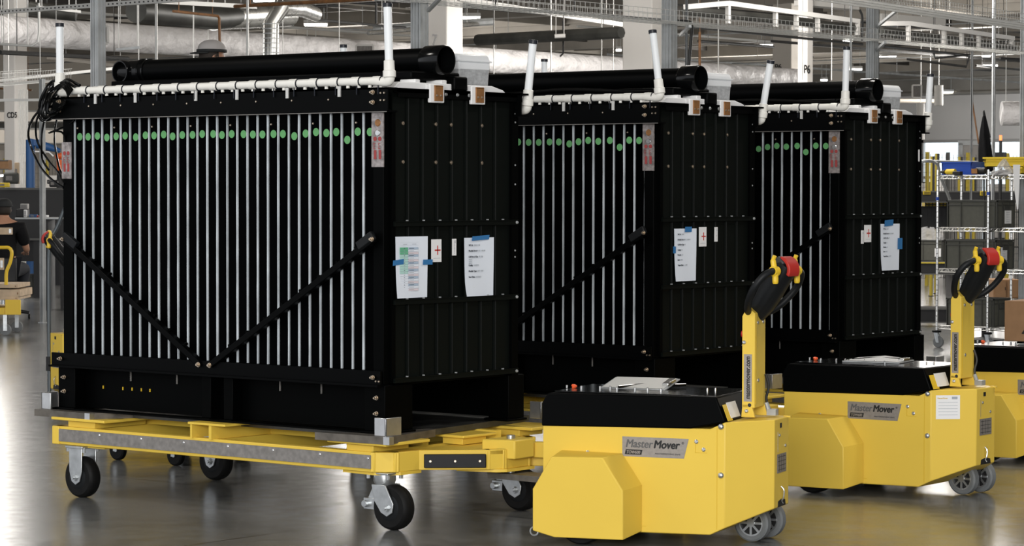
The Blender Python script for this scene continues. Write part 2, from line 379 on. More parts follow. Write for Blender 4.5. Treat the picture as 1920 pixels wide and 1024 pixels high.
strut_post(*at(1646, 130, 27).xy, 0.014, 'thin silver tube just right of the strut post over the farthest module')
strut_post(*at(1287, 130, 24).xy, 0.014, 'thin silver tube right of the strut post by the broad white column')
strut_post(*at(775, 60, 23).xy, 0.018, 'thin silver tube left of the strut post near the column marked 7')
# -------- wire cable trays
def tray(p0, p1, w, side, h, pitch, label, mtl='galv_light', r=0.0028, gap=None):
    p0, p1 = Vector(p0), Vector(p1); d = (p1-p0); L = d.length; d.normalize(); s = Vector((d.y, -d.x, 0)).normalized()*side
    root = empty('wire_cable_tray', p0); m = MB(); z = Vector((0, 0, 1)); O = Vector()
    sec = [O+z*h, O+z*h/2, O, s*w*0.33, s*w*0.67, s*w, s*w+z*h/2, s*w+z*h]
    for q in sec: m.tube([q, q+d*L], r*1.2, 5, cap=False)
    m.build('long_wires', mtl, root)
    m = MB(); n = int(L/pitch)
    for i in range(n+1):
        o = d*(i*pitch); m.tube([o+z*h, o, o+s*w, o+s*w+z*h], r, 5, cap=False)
    m.build('cross_wires', mtl, root)
    return tag(root, label, 'cable tray'), s
tray((-11.95, 11.0, 2.81), (-11.95, 26.5, 2.81), 0.30, -1, 0.085, 0.06, 'lower narrow wire cable tray running behind the strut posts', r=0.0019)
ua = at(1470, -24, 17.2); ub = at(1960, 48, 19.4); zt = 2.82
ua = on_z(1560, -10, zt); ub = on_z(1950, 48, zt)
dd = (ub-ua).normalized(); tray(ua-dd*1.6, ub+dd*0.6, 0.32, -1, 0.075, 0.05, 'wide wire cable tray overhead in the top right corner', r=0.0019)
tray(at(-40, 165, 30), at(135, 150, 33.4), 0.4, -1, 0.14, 0.10, 'pale wire cable tray crossing at the far left above the workbench', r=0.003)
# tray brackets
def brace(name, p0, p1, t, mtl, label, cat, group=None):
    o = MB().bar(p0, p1, t, t).build(name, mtl); return tag(o, label, cat, group)
brace('diagonal_brace', at(1637, 56, 23.4), at(1681, 20, 22.6), 0.022, 'galv', 'thin diagonal brace from strut post up to the wide top right cable tray', 'brace')
brace('diagonal_brace', at(1636, 101, 23.4), at(1660, 79, 23.0), 0.022, 'galv', 'short diagonal brace under the lower tray right of the post over the farthest module', 'brace')
brace('diagonal_brace', at(1276, 66, 21), at(1294, 49, 20.6), 0.022, 'galv', 'short diagonal brace beside the strut post by the broad white column', 'brace')
brace('diagonal_brace', at(803, 20, 18.5), at(826, -4, 18.2), 0.022, 'galv', 'diagonal brace at the top of the strut post near the column marked 7', 'brace')
# -------- pipes
def pipe(path, r, mtl, label, cat='pipe', name='overhead_pipe', n=8, sm=True, group=None):
    P = catmull(path, 6) if sm and len(path) > 2 else path
    m = MB().tube(P, r, n)
    if name == 'overhead_pipe' and min(p.z for p in path) > 2.0 and path[0].y > 15:
        for f in (0.12, 0.88): q = Vector(path[0]).lerp(Vector(path[1]), f); m.tube([q, (q.x, q.y, 6.295)], 0.006, 5)
    return tag(m.build(name, mtl), label, cat, group)
pipe([at(905, 13, 20), at(1100, 27, 20.6), at(1270, 39, 21.2)], 0.012, 'dark_pipe', 'black conduit under the cable tray before the broad white column', sm=False)
pipe([at(1262, 39, 21), at(1290, 40, 21), at(1297, 48, 21), at(1296, 70, 21), at(1291, 128, 21)], 0.013, 'dark_pipe', 'thick black cable dropping from the tray beside the broad white column', 'cable', 'drop_cable')
pipe([at(1245, -10, 21), at(1248, 12, 21), at(1254, 34, 21)], 0.010, 'dark_pipe', 'short black cable hanging over the strut post by the broad white column', 'cable', 'drop_cable')
pipe([at(1612, 18, 23), at(1617, 34, 23), at(1616, 76, 23)], 0.010, 'dark_pipe', 'black cable hanging beside the strut post over the farthest module', 'cable', 'drop_cable')
pipe([at(1300, 51, 40), at(1617, 83, 46)], 0.022, 'dark_pipe', 'long dark sprinkler pipe above both P6 columns', sm=False)
pipe([at(1640, 85, 44), at(1790, 101, 48), at(1818, 104, 49)], 0.024, 'dark_pipe', 'dark sprinkler pipe right of the post over the farthest module', sm=False)
pipe([at(1818, 104, 49), at(1812, 125, 49), at(1700, 111, 49)], 0.022, 'dark_pipe', 'dark return pipe hanging below the right sprinkler pipe', sm=False)
pipe([at(1750, 97, 48), at(1753, 109, 48), at(1815, 103, 48)], 0.02, 'dark_pipe', 'small dark pipe loop between two sprinkler lines', sm=False)
pipe([at(1875, 109, 50), at(1925, 113, 51)], 0.024, 'dark_pipe', 'dark pipe stub at the right edge near an orange valve', sm=False)
pipe([at(1830, 123, 60), at(1925, 132, 62)], 0.024, 'dark_pipe', 'dark pipe low at the right edge behind the thin conduit pole', sm=False)
pipe([at(1310, 77, 52), at(1450, 88, 55)], 0.03, 'dark_pipe', 'dark pipe left of the first P6 column', sm=False)
pipe([at(895, 75, 40), at(1165, 61, 38)], 0.085, 'dark_duct', 'dark insulated pipe left of the broad white column', sm=False)
pipe([at(1040, 68, 38), at(1060, 67, 38)], 0.03, 'white_steel', 'short bright sleeve on the dark insulated pipe', sm=False)
pipe([at(1056, 40, 39), at(1056, 100, 39), at(1050, 106, 39)], 0.014, 'dark_pipe', 'thin black drop pipe left of the broad white column', sm=False)
pipe([at(595, 37, 42), at(735, 50, 45), at(760, 52, 46)], 0.022, 'dark_pipe', 'dark pipe running right from the silver duct elbow', sm=False)
pipe([at(705, 6, 40), at(705, 44, 40)], 0.016, 'dark_pipe', 'short black drop pipe left of the column marked 7', sm=False)
pipe([at(440, 12, 30), at(700, -2, 28)], 0.020, 'rust_pipe', 'rust brown pipe crossing at the top over the silver duct', sm=False)
pipe([at(325, 21, 30), at(408, 30, 31), at(411, 34, 31), at(412, 82, 31)], 0.016, 'rust_pipe', 'brown copper pipe bending down above the capped person', sm=False)
pipe([at(1312, 60, 40), at(1312, 130, 40)], 0.02, 'rust_pipe', 'brown vertical pipe right of the black drop cable', sm=False)
pipe([at(1823, 30, 36), at(1823, 190, 36), at(1835, 270, 36)], 0.012, 'rust_pipe', 'long rusty hanging pipe left of the black folded umbrella', sm=False)
pipe([at(0, 98, 34), at(240, 110, 38)], 0.03, 'dark_pipe', 'black pipe under the foil duct at the left', sm=False)
pipe([at(0, 166, 50), at(60, 169, 50)], 0.018, 'rust_pipe', 'short copper pipe at the far left below the wire tray', sm=False)
pipe([at(-5, 82, 27), at(60, 86, 27), at(71, 79, 27), at(73, 60, 27), at(73, 6, 27)], 0.012, 'galv_light', 'bent silver conduit dropping in front of the foil duct at left', sm=False)
pipe([at(700, 55, 50), at(925, 40, 50)], 0.075, 'galv', 'shiny round duct between the white riser and the column marked 7', 'duct', 'round_duct', sm=False)
pipe([at(690, 62, 48), at(900, 44, 50)], 0.04, 'duct_metal', 'thin shiny pipe beside the round duct near the column marked 7', sm=False)
pipe([at(530, 52, 60), at(700, 56, 60)], 0.02, 'galv', 'thin grey pipe right of the silver duct elbow', sm=False)
# hanger rods
for px, Z, r, lb in [(75, 33, .006, 'thin silver rod above the left riser pipe, behind the bent conduit'), (260, 36, .006, 'thin silver rod just right of the thick post at the module left end'), (363, 36, .008, 'thin silver rod left of the capped person'),
                 (390, 40, .006, 'thin silver rod right above the capped person'), (400, 44, .006, 'faint farther rod beside the copper pipe over the capped person'), (530, 40, .006, 'thin rod right of the silver elbow duct'),
                 (636, 42, .007, 'thin rod between the elbow duct and the tall white riser pipe'), (722, 42, .007, 'thin rod touching the tall white riser pipe at its left'), (926, 42, .008, 'thin silver rod right of the nearest plastic box'),
                 (1033, 44, .010, 'pale rod above the small black capped riser behind the middle module'), (1128, 42, .009, 'pale rod a little left of the broad white column'), (1150, 44, .006, 'faint rod at the left edge of the broad white column'),
                 (1347, 40, .010, 'pale rod over the plastic box of the middle module'), (1505, 44, .006, 'thin rod in front of the slim P6 column'), (1560, 46, .006, 'thin rod left of the riser pipe of the farthest module'),
                 (452, 60, .008, 'short far rod under the spiral duct'), (576, 60, .010, 'left one of two short rods under the bright bay light by the elbow duct'), (592, 60, .008, 'right one of two short rods under the bright bay light by the elbow duct')]:
    p = at(px, 60, Z); zb = at(px, 150, Z).z
    tag(MB().tube([(p.x, p.y, zb), (p.x, p.y, 6.3)], r, 6).build('hanger_rod', 'galv_light'), lb, 'rod', 'hanger rods from the roof')
for px, Z, r, lb in [(293, 24, .012, 'thick pale hanger tube left of the capped person'), (464, 24, .011, 'bright thin hanger tube left of the silver duct elbow')]:
    p = at(px, 60, Z); zb = at(px, 130, Z).z
    tag(MB().tube([(p.x, p.y, zb), (p.x, p.y, 6.3)], r, 8).build('hanger_rod', 'galv_light'), lb, 'rod')
# -------- ducts
def duct(path, r, mtl, label, n=20, seams=0, name='air_duct'):
    root = empty(name, path[0]); o = Vector(path[0]); P = [Vector(p)-o for p in path]
    MB().tube(P, r, n).build('duct_shell', mtl, root)
    if seams:
        L = (P[-1]-P[0]).length; d = (P[-1]-P[0]).normalized(); m = MB()
        for i in range(1, int(L/seams)): m.tube([P[0]+d*(i*seams-0.03), P[0]+d*(i*seams+0.03)], r*1.02, n)
        m.build('seam_band', mtl, root)
    if path[0].z > 2.2 and path[0].z < 6.0:
        for f in (0.15, 0.85):
            q = P[0].lerp(P[-1], f); q.z = min(q.z, (P[0].lerp(P[-1], f)).z)
            MB().tube([q+Vector((0, 0, r*0.9)), Vector((q.x, q.y, 6.295-o.z))], 0.008, 5).build('hanger_strap', 'galv_light', root)
    return tag(root, label, 'duct')
ydir = Vector((0, 1, 0)); xdir = Vector((1, 0, 0))
a = at(0, 57, 40); duct([a-ydir*8, a+ydir*22], 0.225, 'foil', 'long foil wrapped air duct across the upper left', n=24, seams=0)
a = at(270, 22, 36); b = at(500, 30, 40.5); duct([at(255, 20, 37), at(400, 34, 39), at(512, 24, 41)], 0.17, 'dark_duct', 'dark metal duct above the foil duct near the copper pipe', n=20)
duct([at(400, 32, 39.2), at(540, 26, 41.2)], 0.20, 'duct_metal', 'shiny spiral duct section joining the silver elbow', n=20)
# elbow duct
el = empty('elbow_duct', at(508, 110, 34)); o = el.location
P = [at(508, 130, 34)-o, at(508, 42, 34)-o, at(527, 17, 34)-o, at(560, 16, 35)-o, at(590, 27, 36)-o]
MB().tube(P, 0.103, 24).build('duct_shell', 'duct_metal', el)
m = MB()
for i in range(9): q = at(508, 118-i*9, 34)-o; m.tube([q, q+Vector((0, 0, 0.012))], 0.107, 24)
m.build('seam_band', 'galv', el); tag(el, 'silver segmented elbow duct dropping behind the nearest module', 'duct')
duct([at(55, 15, 38), at(110, 24, 38), at(143, 27, 38)], 0.10, 'dark_duct', 'short dark duct stub above the foil duct at left', n=16)
duct([at(1610, 189, 62), at(1768, 190, 62)], 0.05, 'beige_duct', 'pale round duct on the right wall behind the last riser pipe', n=16)
duct([at(1760, 160, 60), at(1760, 192, 60), at(1760, 198, 60)], 0.10, 'white_steel', 'rounded white duct end on the far right wall', n=16)
duct([at(1726, 193, 60), at(1726, 262, 60)], 0.09, 'white_steel', 'vertical white duct drop behind the right riser pipe', n=16)
duct([at(1878, 213, 55), at(1930, 213, 55)], 0.25, 'foil', 'short white duct drum hanging at the right edge', n=20)
def grille(px0, py0, px1, py1, Z, label):
    a, b = at(px0, py1, Z), at(px1, py0, Z); root = empty('air_grille', a); w = (Vector((b.x, b.y, 0))-Vector((a.x, a.y, 0))).length; h = b.z-a.z
    u = (Vector((b.x-a.x, b.y-a.y, 0))).normalized(); n = Vector((u.y, -u.x, 0))
    m = MB(); z = Vector((0, 0, 1)); t = 0.03
    for (c, su, sz) in ((u*w/2, w/2, t/2), (u*w/2+z*h, w/2, t/2), (z*h/2, t/2, h/2), (u*w+z*h/2, t/2, h/2)): m.obox(c+n*0.03, u*su, n*0.03, z*sz)
    m.build('grille_frame', 'white_steel', root)
    m = MB()
    for i in range(1, 12): m.obox(u*w/2+z*(h*i/12)+n*0.02, u*w/2, (n*0.4+z)*0.008, (n-z*0.4)*0.012)
    m.obox(u*w/2+z*h/2-n*0.02, u*w/2, n*0.004, z*h/2)
    m.build('louvre', 'rub_strip', root); tag(root, label, 'vent')
grille(175, 49, 203, 81, 33, 'square grey vent grille on the foil duct beside a strut post')
grille(668, 85, 700, 98, 45, 'small white framed vent grille left of the tall right riser pipe')
grille(1710, 160, 1727, 183, 60, 'white framed vent grille on the far right wall')
# perforated strut rails along x, top left
def rail(px0, py0, px1, py1, Z0, Z1, hpx, label, mtl='galv_light', holes=True):
    a, b = at(px0, py0, Z0), at(px1, py1, Z1); h = hpx*Z0/FPX; root = empty('perforated_strut', a); d = b-a
    MB().bar((0, 0, 0), d, h*0.8, h).build('channel', mtl, root)
    if holes:
        m = MB(); L = d.length; u = d.normalized(); s = Vector((-u.y, u.x, 0)).normalized(); s = -s if s.y > 0 else s
        for i in range(int(L/0.09)): m.obox(u*(i*0.09+0.04)+s*h*0.4, u*0.012, s*0.004, Vector((0, 0, h*0.14)))
        m.build('perforation_pattern', 'dark_pipe', root)
    if min(a.z, b.z) > 2.2:
        for f in (0.1, 0.9): q = d*f; MB().tube([q, (q.x, q.y, 6.295-a.z)], 0.006, 5).build('hanger', 'galv_light', root)
    return tag(root, label, 'strut')
rail(-10, 23, 480, -11, 26, 21.5, 8, 'perforated strut rail crossing the top left corner')
rail(70, 13, 150, 22, 27, 28, 5, 'thin strut rail joining the perforated rail at top left', holes=False)
rail(300, 3, 480, 13, 30, 31, 8, 'pale strut rail at the top above the copper pipe', holes=False)
rail(860, -2, 1165, 46, 44, 48, 9, 'pale steel beam running down to the broad white column', 'white_steel', False)
rail(218, 93, 262, 89, 32, 32, 5, 'small grey strut stub under the foil duct left of the capped person', 'galv', False)
rail(-5, 188, 118, 187, 36, 36, 5, 'thin pale rail above the lettered column at left', 'galv_light', False)
rail(-5, 152, 220, 128, 40, 38, 5, 'slim bright rail under the black pipe at left', 'galv_light', False)
rail(90, 108, 240, 126, 42, 44, 6, 'beige rail under the foil duct near the left riser pipe', 'beige_duct', False)
# white truss conveyor frame
def truss(tag_label, top, verts, Z, mtl='white_steel', t=0.045):
    root = empty('overhead_rack', at(*top[0], Z[0])); o = root.location; m = MB()
    P = [at(x, y, Z[0]+(Z[1]-Z[0])*(x-top[0][0])/(top[-1][0]-top[0][0]+1e-6))-o for x, y in top]
    for a, b in zip(P[:-1], P[1:]): m.bar(a, b, t, t*1.2)
    m.build('top_rail', mtl, root)
    for (x, y0, y1) in verts:
        z = Z[0]+(Z[1]-Z[0])*(x-top[0][0])/(top[-1][0]-top[0][0]+1e-6)
        MB().bar(at(x, y0, z)-o, at(x, y1, z)-o, t, t, (1, 0, 0)).build('upright', mtl, root)
    return tag(root, tag_label, 'frame')
truss('white steel overhead frame left of the post over the farthest module', [(1285, 13), (1365, 6), (1610, 40)], [(1365, 6, 44), (1454, 18, 50), (1493, 24, 56), (1533, 30, 60), (1608, 40, 66)], (29, 33))
truss('white steel overhead frame right of the post over the farthest module', [(1640, 44), (1705, 44), (1900, 72)], [(1703, 44, 78), (1770, 53, 84), (1803, 58, 86), (1835, 63, 90), (1897, 72, 96)], (31, 35))
pipe([at(1285, 20, 30), at(1480, 38, 32), at(1600, 54, 33)], 0.055, 'dark_duct', 'thick black pipe inside the left white overhead frame', sm=False)
pipe([at(1650, 58, 32), at(1900, 92, 35)], 0.06, 'dark_duct', 'thick black pipe inside the right white overhead frame', sm=False)
def slab(px0, py0, px1, py1, Z, th, label, mtl, name='ceiling_panel'):
    a, b = at(px0, py0, Z), at(px1, py1, Z*1.02); o = MB().bar(a, b, th*3, th).build(name, mtl); return tag(o, label, 'panel')
slab(1500, 5, 1600, 14, 50, 0.10, 'bright flat roof panel at the top above the farthest module', 'white_steel')
slab(1640, 33, 1760, 42, 52, 0.14, 'bright flat roof panel under the wide top right tray', 'white_steel')
# -------- ceiling lights
def bay_light(px, py, Z, L, label):
    c = at(px, py, Z); root = empty('high_bay_fixture', c); w = L*Z/FPX/2
    MB().obox((0, 0, 0.06), _R*w, _Fh*0.14, Vector((0, 0, 0.04))).build('housing', 'white_steel', root)
    MB().obox((0, 0, 0.0), _R*w*0.95, _Fh*0.12, Vector((0, 0, 0.03))).build('lens', 'lamp_lens', root)
    m = MB()
    for q in (-w*0.7, w*0.7): m.tube([_R*q+Vector((0, 0, 0.08)), _R*q+Vector((0, 0, 6.3-c.z))], 0.008, 5)
    m.build('hanger', 'galv', root); tag(root, label, 'ceiling light')
for a in [(592, 46, 64, 44, 'glowing bay light right of the silver elbow duct'), (884, 33, 62, 34, 'glowing bay light right of the column marked 7'),
          (903, 70, 76, 10, 'tiny bay light above the dark insulated pipe'), (1160, 94, 80, 10, 'tiny bay light at the left edge of the broad white column'),
          (1437, 85, 72, 26, 'glowing bay light left of the first P6 column'), (1590, 75, 66, 18, 'bay light just above a black capped riser and post'),
          (1664, 105, 79, 32, 'glowing bay light right of the post over the farthest module'), (1604, 130, 86, 24, 'glowing bay light left of the post over the farthest module'),
          (1856, 123, 84, 28, 'glowing bay light at the thin conduit pole'), (1849, 105, 80, 14, 'square bay light just above the one at the conduit pole'),
          (1773, 173, 104, 29, 'lowest bay light against the far right wall'), (495, 1, 58, 40, 'bay light cut by the top edge over the spiral duct'),
          (98, 137, 90, 46, 'long dim bay light left beside the left riser pipe'), (1545, 150, 98, 12, 'tiny bay light between the P6 column and the post')]:
    bay_light(*a)

# thin conduits and joists under the roof
for i in range(26):
    x = -52+random.random()*46; y0 = 26+random.random()*30; z = 4.5+random.random()*1.25; L = 12+random.random()*25
    r_ = random.choice((0.015, 0.02, 0.03)); mt_ = random.choice(('dark_pipe', 'galv', 'galv_light', 'beam_mat', 'dark_pipe'))
    if i % 3: P = [(x, y0, z), (x, y0+L, z)]
    else: P = [(x-L/2, y0+10, z), (x+L/2, y0+10, z)]
    m = MB().tube(P, r_, 6); a_, b_ = Vector(P[0]), Vector(P[1])
    for q in (0.05, 0.5, 0.95): c_ = a_.lerp(b_, q); m.tube([c_, (c_.x, c_.y, 6.3)], 0.006, 5)
    w_ = {'dark_pipe': 'black', 'galv': 'grey', 'galv_light': 'pale silver', 'beam_mat': 'beige'}[mt_]; d_ = 'running away from us' if i % 3 else 'crossing the hall'
    tag(m.build('roof_conduit', mt_), 'thin %s conduit %s under the far roof' % (w_, d_), 'conduit', 'thin %s conduits %s under the roof' % (w_, d_))
for i in range(18):
    y = 24+i*3.8
    tag(MB().box(-60, 10, y, y+0.10, 6.10, 6.3).build('roof_joist', 'beam_mat', smooth=False), kind='structure')

bay_light(50, -185, 37.5, 60, 'bay light over the far left aisle, mirrored in the floor'); bay_light(50, -262, 33.2, 60, 'nearer bay light over the far left aisle, mirrored in the floor')
# ------------------------------------------------------------------ equipment module
NC = 30; CX0, CX1 = -2.003, -0.032; CP = (CX1-CX0)/NC; EX = 0.037
DOTZ = [821,821,816,825,818,814,823,812,813,807,818,810,809,804,804,810,804,805,807,807,804,804,817,802,793,799,793,840,791,793,784]
BASE = 0.42
def bolt(m, p, ax, r=0.012, l=0.018):
    m.lathe(p, ax, [(0, r*1.25), (0.003, r*1.25), (0.003, r), (l*0.5, r), (l*0.5, r*0.55), (l, r*0.55)], 8)
def make_module():
    O = (0, 0, -BASE); root = empty('equipment_module', (X0, Y0, BASE))
    mb = lambda: MB(O)
    def B(name, m, mt, parent=root, **k): return m.build(name, mt, parent, **k)
    def BE(name, m, mt, parent=root, **k): return m.build_each(name, mt, parent, **k)
    # top rails, front and back (C channel: web and two lips)
    for nm, ya, yb in (('front_top_rail', -0.035, 0.03), ('back_top_rail', 0.90, 0.96)):
        m = mb(); m.box(-2.115, 0.085, ya, ya+0.008, 1.85, 1.955).box(-2.115, 0.085, ya, yb, 1.947, 1.955).box(-2.115, 0.085, ya-0.006, yb, 1.846, 1.854)
        B(nm, m, 'black_rail')
    B('rail_lip', mb().box(-2.115, 0.085, -0.0425, -0.041, 1.846, 1.849), 'rub_strip')
    for nm, ya, yb in (('front_bottom_rail', -0.03, 0.03), ('back_bottom_rail', 0.90, 0.97)):
        m = mb(); m.box(-2.135, 0.037, ya, ya+0.01, 0.638, 0.70).box(-2.135, 0.037, ya-0.02, yb, 0.630, 0.640); B(nm, m, 'black_rail')
    for x0, x1, y0, y1 in ((-0.028, EX-0.004, -0.004, 0.05), (-2.075, -2.008, -0.004, 0.05), (-0.028, EX-0.004, 0.87, 0.92), (-2.075, -2.008, 0.87, 0.92)):
        B('corner_post', mb().box(x0, x1, y0, y1, 0.64, 1.86), 'black_steel', bevel=0.003)
    # cells: black plates with pale edges between them
    B('cell_backing', mb().box(CX0-0.003, CX1+0.003, 0.03, 0.87, 0.66, 1.86), 'black_panel')
    for i in range(NC):
        xa = CX0+i*CP; c = xa+CP/2
        p = B('cell_plate', mb().box(xa+0.006, xa+CP-0.006, 0.012, 0.03, 0.69+0.0, 1.853), 'black_panel')
        py = DOTZ[i]/3.2; z = 1.5+(on_y(148+18.1*i, py, Y0+0.01).z-1.5)
        B('green_dot', mb().lathe((c+random.uniform(-.006, .006), 0.0121, z), (0, -1, 0), [(0, 0.0185), (0.0012, 0.0185)], 20), 'green_dot', p)
        if i % 4 == 0: B('screw', mb().lathe((c-0.012, 0.012, 1.803), (0, -1, 0), [(0, .005), (.005, .004)], 8), 'bolt_zinc', p)
    for i in range(NC+1):
        xa = CX0+i*CP; w = 0.0030+0.0018*random.random()
        if i in (0, NC): w = 0.0022
        z0 = 0.700
        # a slim strip with a slightly wavy edge
        m = mb(); n = 14; L = []; R = []
        for q in range(n+1):
            zz = z0+(1.853-z0)*q/n; dx = random.uniform(-.0006, .0006); L.append((xa-w+dx, zz)); R.append((xa+w+dx*0.5, zz))
        m.prism(L+R[::-1], 'y', 0.006, 0.03); B('cell_edge_strip', m, 'cell_edge', smooth=False)
    # side ventilation strip with notices at both ends
    for (xa, xb, za, zb) in ((-0.034, 0.037, 1.604, 1.846), (-2.078, -2.010, 1.556, 1.735)):
        st = B('foil_notice_strip', mb().box(xa, xb, -0.009, -0.004, za, zb), 'strip_label')
        m = mb(); w = xb-xa
        for q in (0.30, 0.70):
            m.box(xa+w*q-0.006, xa+w*q+0.008, -0.0105, -0.009, za+0.035, za+0.075)
            for t in range(5): m.box(xa+w*q-0.010, xa+w*q-0.004 if t % 2 else xa+w*q+0.002, -0.0105, -0.009, za+0.08+t*0.006, za+0.083+t*0.006)
            m.lathe((xa+w*q, -0.009, za+0.125), (0, -1, 0), [(0, 0.010), (0.0014, 0.010)], 14)
        B('red_print', m, 'faded_red', st)
        if xb > 0:
            B('round_seal', mb().lathe((0.003, -0.009, 1.80), (0, -1, 0), [(0, 0.017), (0.004, 0.014)], 16), 'copper', st)
            B('lens_seal', mb().lathe((0.003, -0.009, 1.755), (0, -1, 0), [(0, 0.015), (0.004, 0.012)], 16), 'alu', st)
    # braces forming a wide V
    for a, b in (((-0.003, 1.285), (-1.02, 0.685)), ((-2.036, 1.26), (-1.095, 0.685))):
        br = B('diagonal_brace', mb().bar((a[0], -0.025, a[1]), (b[0], -0.025, b[1]), 0.030, 0.034, (0, 1, 0)), 'black_rail', bevel=0.003)
        m = mb(); bolt(m, (a[0], -0.04, a[1]), (0, -1, 0), 0.009, 0.018); bolt(m, (b[0], -0.04, b[1]-0.002), (0, -1, 0), 0.010, 0.016); BE('brace_bolt', m, 'bolt_zinc', br)
        m = mb()
        for t in range(1, 9):
            f = t/9; m.lathe((a[0]+(b[0]-a[0])*f, -0.012, a[1]+(b[1]-a[1])*f+0.027), (0, -1, 0), [(0, .007), (.016, .007)], 8)
        BE('rivet', m, 'black_steel', br)
        s = 1 if a[0] > -1 else -1
        B('brace_lug', mb().obox((a[0]-0.045*s, -0.030, a[1]-0.008), (0.045, 0, 0.026*s), (0, 0.014, 0), (-0.010*s, 0, 0.018)), 'black_plastic', br, bevel=0.005)
    for x, zs in ((0.0, (1.934, 1.89, 0.672, 0.5795, 0.51)), (-2.06, (1.934, 1.89, 0.672, 0.5795, 0.51))):
        for z in zs:
            m = mb(); y = -0.036 if z > 0.66 else -0.012
            bolt(m, (x, y, z), (0, -1, 0), 0.0085, 0.022); B('corner_bolt', m, 'bolt_zinc')
    m = mb()
    for i in range(8): m.lathe((-1.90+i*0.226+0.05, -0.035, 1.907), (0, -1, 0), [(0, .0045), (.004, .004)], 8)
    for x in (0.045, 0.066):
        for z in (1.93, 1.898): m.lathe((x, -0.035, z), (0, -1, 0), [(0, .005), (.005, .004)], 8)
    for x in (0.012, 0.03): m.lathe((x, -0.03, 0.655), (0, -1, 0), [(0, .005), (.005, .004)], 8)
    BE('rail_screw', m, 'bolt_zinc')
    for x in (-1.80, -1.52, -1.11, -0.84, -0.52, -0.20):
        B('rail_clip', mb().box(x-0.007, x+0.009, -0.043, -0.037, 1.918, 1.965), 'galv_light')
    # base: recessed skirt, legs, foot flange
    m = mb(); m.box(-2.06, 0.03, 0.06, 0.068, 0.43, 0.64); B('base_skirt', m, 'black_steel')
    B('back_skirt', mb().box(-2.06, 0.03, 0.935, 0.943, 0.43, 0.64), 'black_steel')
    for x0, x1, y0, y1 in ((-0.075, 0.048, -0.012, 0.175), (-2.105, -1.985, -0.012, 0.175), (-0.075, 0.048, 0.86, 0.975), (-2.105, -1.985, 0.86, 0.975), (-1.11, -1.05, -0.005, 0.09), (-0.965, -0.905, -0.005, 0.09)):
        m = mb().box(x0, x1, y0, y1, 0.43, 0.636); m.box(x0-0.012, x1+0.012, y0-0.02, y1+0.01, 0.42, 0.431); B('base_leg', m, 'black_steel', bevel=0.003)
    m = mb()
    for i, x in enumerate((-1.66, -1.34, -0.66, -0.40)): m.box(x, x+0.003, 0.052, 0.060, 0.575, 0.632)
    BE('gusset', m, 'rub_strip')
    m = mb()
    for x in (-1.86, -1.72, -1.655, -1.59, -1.53): m.box(x, x+0.006, 0.056, 0.061, 0.528, 0.543)
    BE('skirt_slot', m, 'yellow_deep')
    B('foot_flange', mb().box(-2.13, 0.07, -0.03, 0.03, 0.42, 0.428), 'black_steel')
    B('floor_pan', mb().box(-2.06, 0.03, 0.03, 0.95, 0.632, 0.640), 'black_steel')
    # end panel: corrugated sheet, three cross bars, top lip, side channel
    ys = [0.0]; prof = []
    y = 0.055; y1 = 0.905; rb = (0.148, 0.248, 0.350, 0.452, 0.556, 0.660, 0.764)
    prof = [(EX, 0.05)]
    for c in rb:
        prof += [(EX, c-0.013), (EX-0.010, c-0.007), (EX-0.010, c-0.003), (EX+0.004, c), (EX-0.010, c+0.003), (EX-0.010, c+0.007), (EX, c+0.013)]
    prof += [(EX, 0.905), (EX-0.02, 0.905), (EX-0.02, 0.05)]
    B('corrugated_end_panel', mb().prism(prof, 'z', 0.645, 1.945), 'green_black', smooth=False)
    B('end_edge_channel', mb().box(EX-0.02, EX+0.014, 0.878, 0.925, 0.632, 1.95), 'black_steel')
    B('end_edge_channel', mb().box(EX-0.02, EX+0.010, 0.036, 0.060, 0.645, 1.85), 'black_steel')
    for z in (1.352, 1.003, 0.655):
        bm_ = B('cross_bar', mb().box(EX, EX+0.022, 0.045, 0.918, z-0.011, z+0.011).box(EX, EX+0.026, 0.045, 0.918, z+0.009, z+0.012), 'green_black')
        m = mb()
        for q in range(7): m.box(EX+0.010, EX+0.020, 0.130+q*0.113, 0.136+q*0.113, z+0.012, z+0.017)
        m.lathe((EX+0.022, 0.905, z), (1, 0, 0), [(0, .008), (.006, .006)], 8); BE('bar_rivet', m, 'galv', bm_)
    B('end_top_lip', mb().box(EX-0.03, EX+0.03, 0.055, 0.935, 1.935, 1.955).box(EX+0.024, EX+0.03, 0.055, 0.935, 1.915, 1.955), 'black_rail')
    for z in (1.80, 1.628):
        for y in (0.120, 0.345, 0.452, 0.672):
            B('panel_screw', mb().lathe((EX, y, z), (1, 0, 0), [(0, .0085), (.004, .0085), (.004, .005), (.007, .004)], 10), 'bolt_zinc')
    m = mb()
    for z in (1.86, 1.82, 1.62, 1.53, 1.22, 1.19): m.lathe((EX+0.013, 0.902, z), (1, 0, 0), [(0, .005), (.003, .004)], 8)
    BE('channel_screw', m, 'galv')
    # white insulating tray on top of the end, copper tabs
    m = mb(); m.prism([(0.055, 1.955), (0.10, 1.985), (0.75, 1.985), (0.83, 1.968), (0.85, 1.955)], 'x', -0.10, EX-0.0); m.box(-0.06, EX-0.005, 0.21, 0.245, 1.98, 2.0); m.box(-0.06, EX-0.005, 0.39, 0.43, 1.98, 2.002)
    B('white_insulator', m, 'white_plastic', bevel=0.004)
